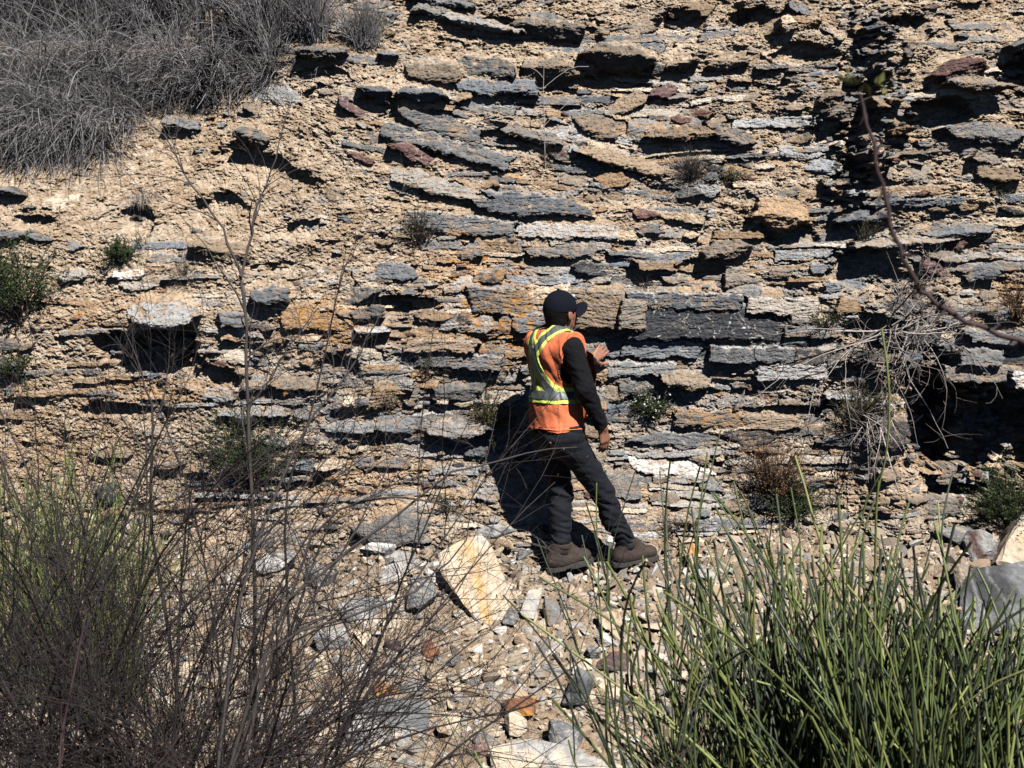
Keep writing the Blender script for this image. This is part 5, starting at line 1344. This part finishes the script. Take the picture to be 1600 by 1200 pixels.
# pale dead branches lying over the wall at right
rs = np.random.RandomState(41); p = on_face(1405, 510); pl = plant('dead_shrub', p, 'sprawling pale dead shrub with bleached branches on the right wall', 'dead shrub')
P1, R1 = stems(rs, p + np.array([0, -.03, 0]), 20, (.3, .75), (0, -.45, .2), (1.1, .3, .8), .5, 14, .0055, .0014, .55, .08, 1.5)
Q1, S1 = twigs(rs, P1, R1, 150, (.08, .32), .9, 9, .6, .0010, .5, .2, .1, 1.2)
Q2, S2 = twigs(rs, Q1, S1, 260, (.03, .14), .9, 6, .7, .0008, .5, .2, .1, 1.0)
P2, R2 = stems(rs, p + np.array([-.05, -.03, -.05]), 16, (.4, 1.0), (-.1, -.5, -.2), (.5, .25, .4), 2.2, 12, .004, .0012, .5, .12, 1.4)
Q3, S3 = twigs(rs, P2, R2, 110, (.05, .25), .9, 8, .6, .0009, .5, .2, 0, 1.0)
add(pl, 'branches', [tubes(P1, R1, 5, 1), tubes(Q1, S1, 4, 2), tubes(Q2, S2, 3, 3), tubes(P2, R2, 4, 4), tubes(Q3, S3, 3, 5)], M['pale'])
rs = np.random.RandomState(42); p = on_face(1355, 690); pl = plant('dead_shrub', p, 'hanging pale dead twigs lower down beside the dark recess', 'dead shrub')
P1, R1 = stems(rs, p + np.array([0, -.05, .15]), 26, (.2, .55), (0, -.4, -.1), (.4, .2, .8), 1.2, 10, .004, .001, .3, .08, .9)
Q1, S1 = twigs(rs, P1, R1, 160, (.05, .2), .8, 6, .6, .0008, .3)
add(pl, 'branches', [tubes(P1, R1, 4, 1), tubes(Q1, S1, 3, 2)], M['pale'])
print('small plants', time.time() - T0)

# ---- dry broom over the left top: arching bleached stems, one object per shrub
DB = [(40, 60, .9, 0, 'upright dry grey broom shrub in the top left corner'), (150, 50, .8, 0, 'dry grey broom shrub second from the left along the top'), (270, 45, .75, 0, 'dry grey broom shrub at the top above the arching ones'),
      (390, 45, .62, 0, 'dry grey broom shrub standing at the top beside the bare soil'), (55, 165, .85, 1, 'arching dry grey broom shrub at the left edge under the top corner'), (165, 150, .85, 1, 'arching dry grey broom shrub in the middle of the brush'),
      (285, 140, .62, 1, 'dry grey broom shrub drooping over the tan bank'), (405, 115, .42, 1, 'dry grey broom shrub at the right end of the drooping brush'), (60, 215, .60, 2, 'lowest dry grey broom shrub hanging down the left bank'),
      (150, 215, .55, 2, 'dry grey broom shrub with stems hanging in a curtain'), (-70, 140, .9, 1, 'dry grey broom shrub mostly cut off by the left edge'), (450, 65, .45, 0, 'small upright dry broom shrub above the flat grey ledge')]
for q, (px, py, L, typ, lab) in enumerate(DB):
    rs = np.random.RandomState(60 + q); p = on_face(px, py); pl = plant('dry_broom_shrub', p, lab, 'dry shrub', 'dry broom shrubs on the bank')
    roots = p + rs.normal(0, 1, (16, 3)) * np.array([.17, .05, .09])
    if typ == 0: A = [stems(rs, roots, 900, (L * .5, L), (.02, -.12, 1), (.26, .25, .2), .25, 11, .0030, .0012, .25, .03, .5)]
    elif typ == 1: A = [stems(rs, roots, 470, (L * .5, L), (.05, -.35, .8), (.5, .3, .3), rs.uniform(.3, 2.2, 470), 12, .0032, .0012, .25, .03, .9), stems(rs, roots, 470, (L * .4, L * .8), (-.15, -.45, .2), (.6, .3, .3), rs.uniform(.6, 2.4, 470), 12, .0030, .0011, .3, .03, 1.2)]
    else: A = [stems(rs, roots, 760, (L * .6, L * 1.2), (-.2, -.6, .35), (.5, .3, .3), rs.uniform(1.0, 3.0, 760), 12, .0032, .0012, .3, .03, 1.0)]
    parts = [tubes(P, R, 3, q) for P, R in A]
    for P, R in A:
        Q, S = twigs(rs, P, R, int(len(P) * 1.6), (L * .06, L * .25), .5, 6, .7, .0010, .25); parts.append(tubes(Q, S, 3, q + 9))
    add(pl, 'stems', parts, M['dry'])
print('dry brush', time.time() - T0)

# ---- green broom
GC = np.array([[.042, .060, .030], [.080, .108, .036], [.14, .17, .052], [.050, .060, .044], [.20, .22, .07]])
def broom(name, roots, nmain, nside, L, mean, spread, label, seed, rr=.0042, lo=.35, cat='broom shrub', group=None, pale=0, kk=12):
    rs = np.random.RandomState(seed); roots = np.array(roots, float); c = roots.mean(0); pl = plant(name, c, label, cat, group)
    P, R = stems(rs, roots, nmain, L, mean, spread, .05, kk, rr, rr * .55, .12, .03, .35)
    Q, S = twigs(rs, P, R, nside, (L[0] * .22, L[1] * .55), .35, 9, .8, .001, .10, lo, .55, .3)
    S = np.maximum(S, rr * .50); Q2, S2 = twigs(rs, Q, S, nside, (L[0] * .12, L[1] * .30), .35, 6, .85, .001, .10, .2, .55, .3); S2 = np.maximum(S2, rr * .42)
    def keep(A, B2):
        ok = ~((A[:, :, 0].max(1) > 0.98) & (A[:, :, 2].max(1) > 1.18))
        return A[ok], B2[ok]
    if c[1] < 5: (P, R), (Q, S), (Q2, S2) = keep(P, R), keep(Q, S), keep(Q2, S2)
    parts, tints = [], []
    for k, (A, B2) in enumerate(((P, R), (Q, S), (Q2, S2))):
        # joints: slight swellings every few centimetres
        parts.append(tubes(A, B2, 5 if k < 2 else 4, seed + k)); n = len(A)
        w_ = np.array([.25, .3, .15, .25, .05] if not pale else [.1, .25, .35, .1, .2]); cl_ = GC[rs.choice(5, n, p=w_)] * rs.uniform(.75, 1.25, (n, 1)) * (1.15 if pale else 1)
        tt = np.linspace(0, 1, A.shape[1])[None, :, None]; sd2 = 5 if k < 2 else 4
        col = cl_[:, None, :] * (.75 + .5 * tt) ; col = np.repeat(col[:, :, None, :], sd2, 2).reshape(-1, 3); tints.append(col)
    return add(pl, 'stems', parts, M['broom'], np.clip(np.concatenate(tints), .01, .6))
gz_ = lambda x, y: float(ground_z(np.array([x]), np.array([y]))[0])
def R3(*xy): return [(x, y, gz_(x, y)) for x, y in xy]
broom('broom_shrub', R3((.68, 2.6), (.78, 2.7), (.62, 2.75)), 70, 380, (.58, .92), (-.12, 0, 1), (.20, .14, .1), 'green broom shrub leaning left beside the gravel, in front', 81, .0058)
broom('broom_shrub', R3((.95, 2.55), (1.08, 2.65), (.85, 2.75)), 130, 700, (.55, .90), (-.10, 0, 1), (.20, .14, .1), 'dense green broom shrub in the bottom right, middle of the three', 82, .0060)
broom('broom_shrub', R3((1.3, 2.6), (1.45, 2.7), (1.2, 2.7)), 120, 600, (.40, .70), (-.10, 0, 1), (.2, .14, .1), 'dense low green broom shrub cut by the bottom right corner', 83, .0060)
broom('broom_shrub', R3((.95, 3.1), (1.05, 3.15), (.85, 3.15)), 50, 300, (.70, 1.0), (-.04, 0, 1), (.16, .12, .1), 'green broom shrub standing just behind the front ones', 84, .0048)
broom('broom_shrub', R3((1.12, 2.35), (1.2, 2.4), (1.0, 2.4)), 22, 60, (.8, 1.12), (-.55, .05, .95), (.16, .12, .1), 'broom shrub with long yellow-green stems sweeping up to the left, bottom right', 87, .0052, pale=1)
broom('broom_shrub', R3((.47, 3.6), (.53, 3.65)), 12, 30, (1.05, 1.34), (-.02, 0, 1), (.10, .08, .1), 'sparse thin green broom stems rising in front of the further boot', 88, .0050)
broom('broom_shrub', R3((.42, 2.45), (.48, 2.45)), 9, 20, (.62, .84), (-.42, 0, .9), (.2, .14, .1), 'few green broom stems reaching left over the bottom gravel', 85, .0042)
broom('broom_shrub', R3((-2.3, 6.0), (-2.1, 5.9), (-2.45, 6.0), (-1.95, 6.05)), 210, 420, (.62, 1.02), (0, 0, 1), (.13, .12, .1), 'pale green broom shrub at left behind the bare twigs', 86, .0052, pale=1)

# ---- bare brown thorny shrubs in front at left
def thorny(name, roots, nm, L, mean, spread, label, seed, m, r0=.006, n2=9, n3=5, group=None, lf=0, droop=.1, n4=2, cat='bare shrub', extra=None):
    rs = np.random.RandomState(seed); roots = np.array(roots, float); pl = plant(name, roots.mean(0), label, cat, group)
    P, R = stems(rs, roots, nm, L, mean, spread, droop, 14, r0, r0 * .25, .3, .03, .8)
    if extra is not None:
        for path, ra, rb in extra:
            path = np.array(path); t = np.linspace(0, len(path) - 1, 14); j = np.minimum(t.astype(int), len(path) - 2); f = (t - j)[:, None]
            E_ = path[j] * (1 - f) + path[j + 1] * f + rs.normal(0, .003, (14, 3)); P = np.concatenate([P, E_[None]]); R = np.concatenate([R, np.linspace(ra, rb, 14)[None]])
    Q, S = twigs(rs, P, R, len(P) * n2, (L[1] * .12, L[1] * .42), .75, 10, .6, .0009, .32, .2, .1, .6)
    U, W2 = twigs(rs, Q, S, len(Q) * n3, (L[1] * .04, L[1] * .17), .8, 6, .65, .0007, .3, .1, .1, .4)
    T2, X2 = twigs(rs, np.concatenate([Q, ]), S, len(Q) * 6, (.008, .022), 1.3, 3, .6, .0007, .05, .05, 0, 0)
    add(pl, 'branches', [tubes(P, R, 6, seed), tubes(Q, S, 4, seed + 1), tubes(U, W2, 3, seed + 2), tubes(T2, X2, 3, seed + 3)], M[m])
    if lf: add(pl, 'leaves', [leaves(rs, on_lines(rs, U, lf, .3), .011)], M['leafb'])
    return pl
thorny('thorny_shrub', R3((-.98, 3.3), (-1.15, 3.4), (-.88, 3.4)), 46, (1.1, 2.15), (.09, 0, .9), (.42, .3, .22), 'big bare thorny brown shrub reaching right towards the ochre slab', 91, 'bark', .0064, 12, 6, lf=900)
thorny('thorny_shrub', R3((-1.35, 3.2), (-1.15, 3.1), (-1.5, 3.4)), 50, (1.0, 2.1), (0, 0, .9), (.50, .3, .22), 'dense bare thorny brown shrub at the lower left', 92, 'bark', .0064, 12, 6, lf=900)
thorny('thorny_shrub', R3((-1.3, 4.1), (-1.6, 4.2), (-1.1, 4.2)), 44, (.9, 1.7), (.12, 0, .75), (.5, .3, .25), 'bare grey-brown thorny shrub low in front of the rubble', 93, 'bark', .0056, 11, 5, lf=400)
yq = 3.7
thorny('thorny_sapling', [at(400, 1240, yq)], 2, (.6, .9), (0, 0, 1), (.2, .1, .1), 'tall slender bare sapling forking high in front of the left wall', 94, 'barkg', .006, 9, 3, cat='sapling', n4=0,
       extra=[([at(400, 1240, yq), at(396, 900, yq), at(390, 700, yq), at(386, 560, yq), at(377, 430, yq)], .0065, .0045), ([at(377, 430, yq), at(345, 350, yq), at(292, 275, yq), at(262, 215, yq), at(196, 160, yq)], .0042, .0012),
              ([at(377, 430, yq), at(393, 360, yq), at(400, 330, yq), at(430, 250, yq), at(455, 165, yq)], .0048, .0012), ([at(388, 640, yq), at(440, 560, yq), at(500, 470, yq)], .0035, .001),
              ([at(470, 1240, yq), at(440, 800, yq), at(486, 640, yq), at(540, 420, yq), at(560, 380, yq)], .005, .001), ([at(300, 1240, yq), at(232, 800, yq), at(240, 640, yq), at(215, 560, yq), at(175, 470, yq)], .006, .001)])
yb_ = 2.9
thorny('thorny_shrub', R3((-.5, 2.9),), 2, (.4, .6), (-.3, 0, .8), (.3, .2, .2), 'thin thorny branches crossing in front of the shadow of the man', 95, 'barkg', .004, 6, 3, n4=0,
       extra=[([at(330, 1300, yb_), at(430, 950, yb_), at(560, 850, yb_), at(700, 745, yb_), at(800, 712, yb_), at(900, 700, yb_)], .0048, .0010), ([at(360, 1300, yb_), at(420, 1000, yb_), at(640, 935, yb_), at(720, 860, yb_), at(780, 640, yb_)], .0050, .0009),
              ([at(330, 1300, yb_), at(380, 900, yb_), at(480, 660, yb_), at(560, 560, yb_), at(600, 480, yb_)], .0045, .001), ([at(330, 1300, yb_), at(500, 800, yb_), at(640, 770, yb_), at(760, 822, yb_), at(860, 860, yb_)], .004, .0009)])
thorny('thorny_shrub', R3((-.42, 1.45), (-.65, 1.5)), 22, (.75, 1.15), (.1, 0, .9), (.6, .2, .2), 'reddish bare twigs close to the viewer, bottom left, out of focus', 96, 'barkp', .0034, 5, 3, n4=0)
# overhead branch at right, close and blurred
yo = 1.15
pth = [(1.05, 1.25, gz_(1.05, 1.25)), (1.02, 1.22, 1.0), at(2050, 760, yo), at(1750, 590, yo), at(1610, 538, yo), at(1500, 498, yo), at(1440, 455, yo), at(1402, 385, yo), at(1380, 300, yo), at(1362, 215, yo), at(1345, 150, yo)]
rs = np.random.RandomState(97); pl = plant('thorny_branch', pth[0], 'blurred reddish thorny branch hanging close to the viewer at right', 'branch')
t = np.linspace(0, len(pth) - 1, 44); j = np.minimum(t.astype(int), len(pth) - 2); f = (t - j)[:, None]; pa = np.array(pth); P = (pa[j] * (1 - f) + pa[j + 1] * f)[None] + rs.normal(0, .0012, (1, 44, 3)); R = np.interp(np.arange(44), [0, 16, 43], [.006, .0027, .0016])[None]
Q, S = twigs(rs, P, R, 46, (.008, .020), 1.2, 3, .8, .0010, .05, .3, 0, 0)
add(pl, 'branch', [tubes(P, R, 7, 1), tubes(Q, S, 4, 2)], M['barkp'])
lc = np.array([at(1326, 128, yo), at(1340, 132, yo), at(1372, 132, yo), at(1385, 138, yo), at(1352, 128, yo), at(1445, 462, yo), at(1436, 458, yo)])
add(pl, 'leaves', [leaves(rs, np.repeat(lc, 2, 0), .012, 1.6)], M['leafy'])
print('plants', time.time() - T0)
#PART5
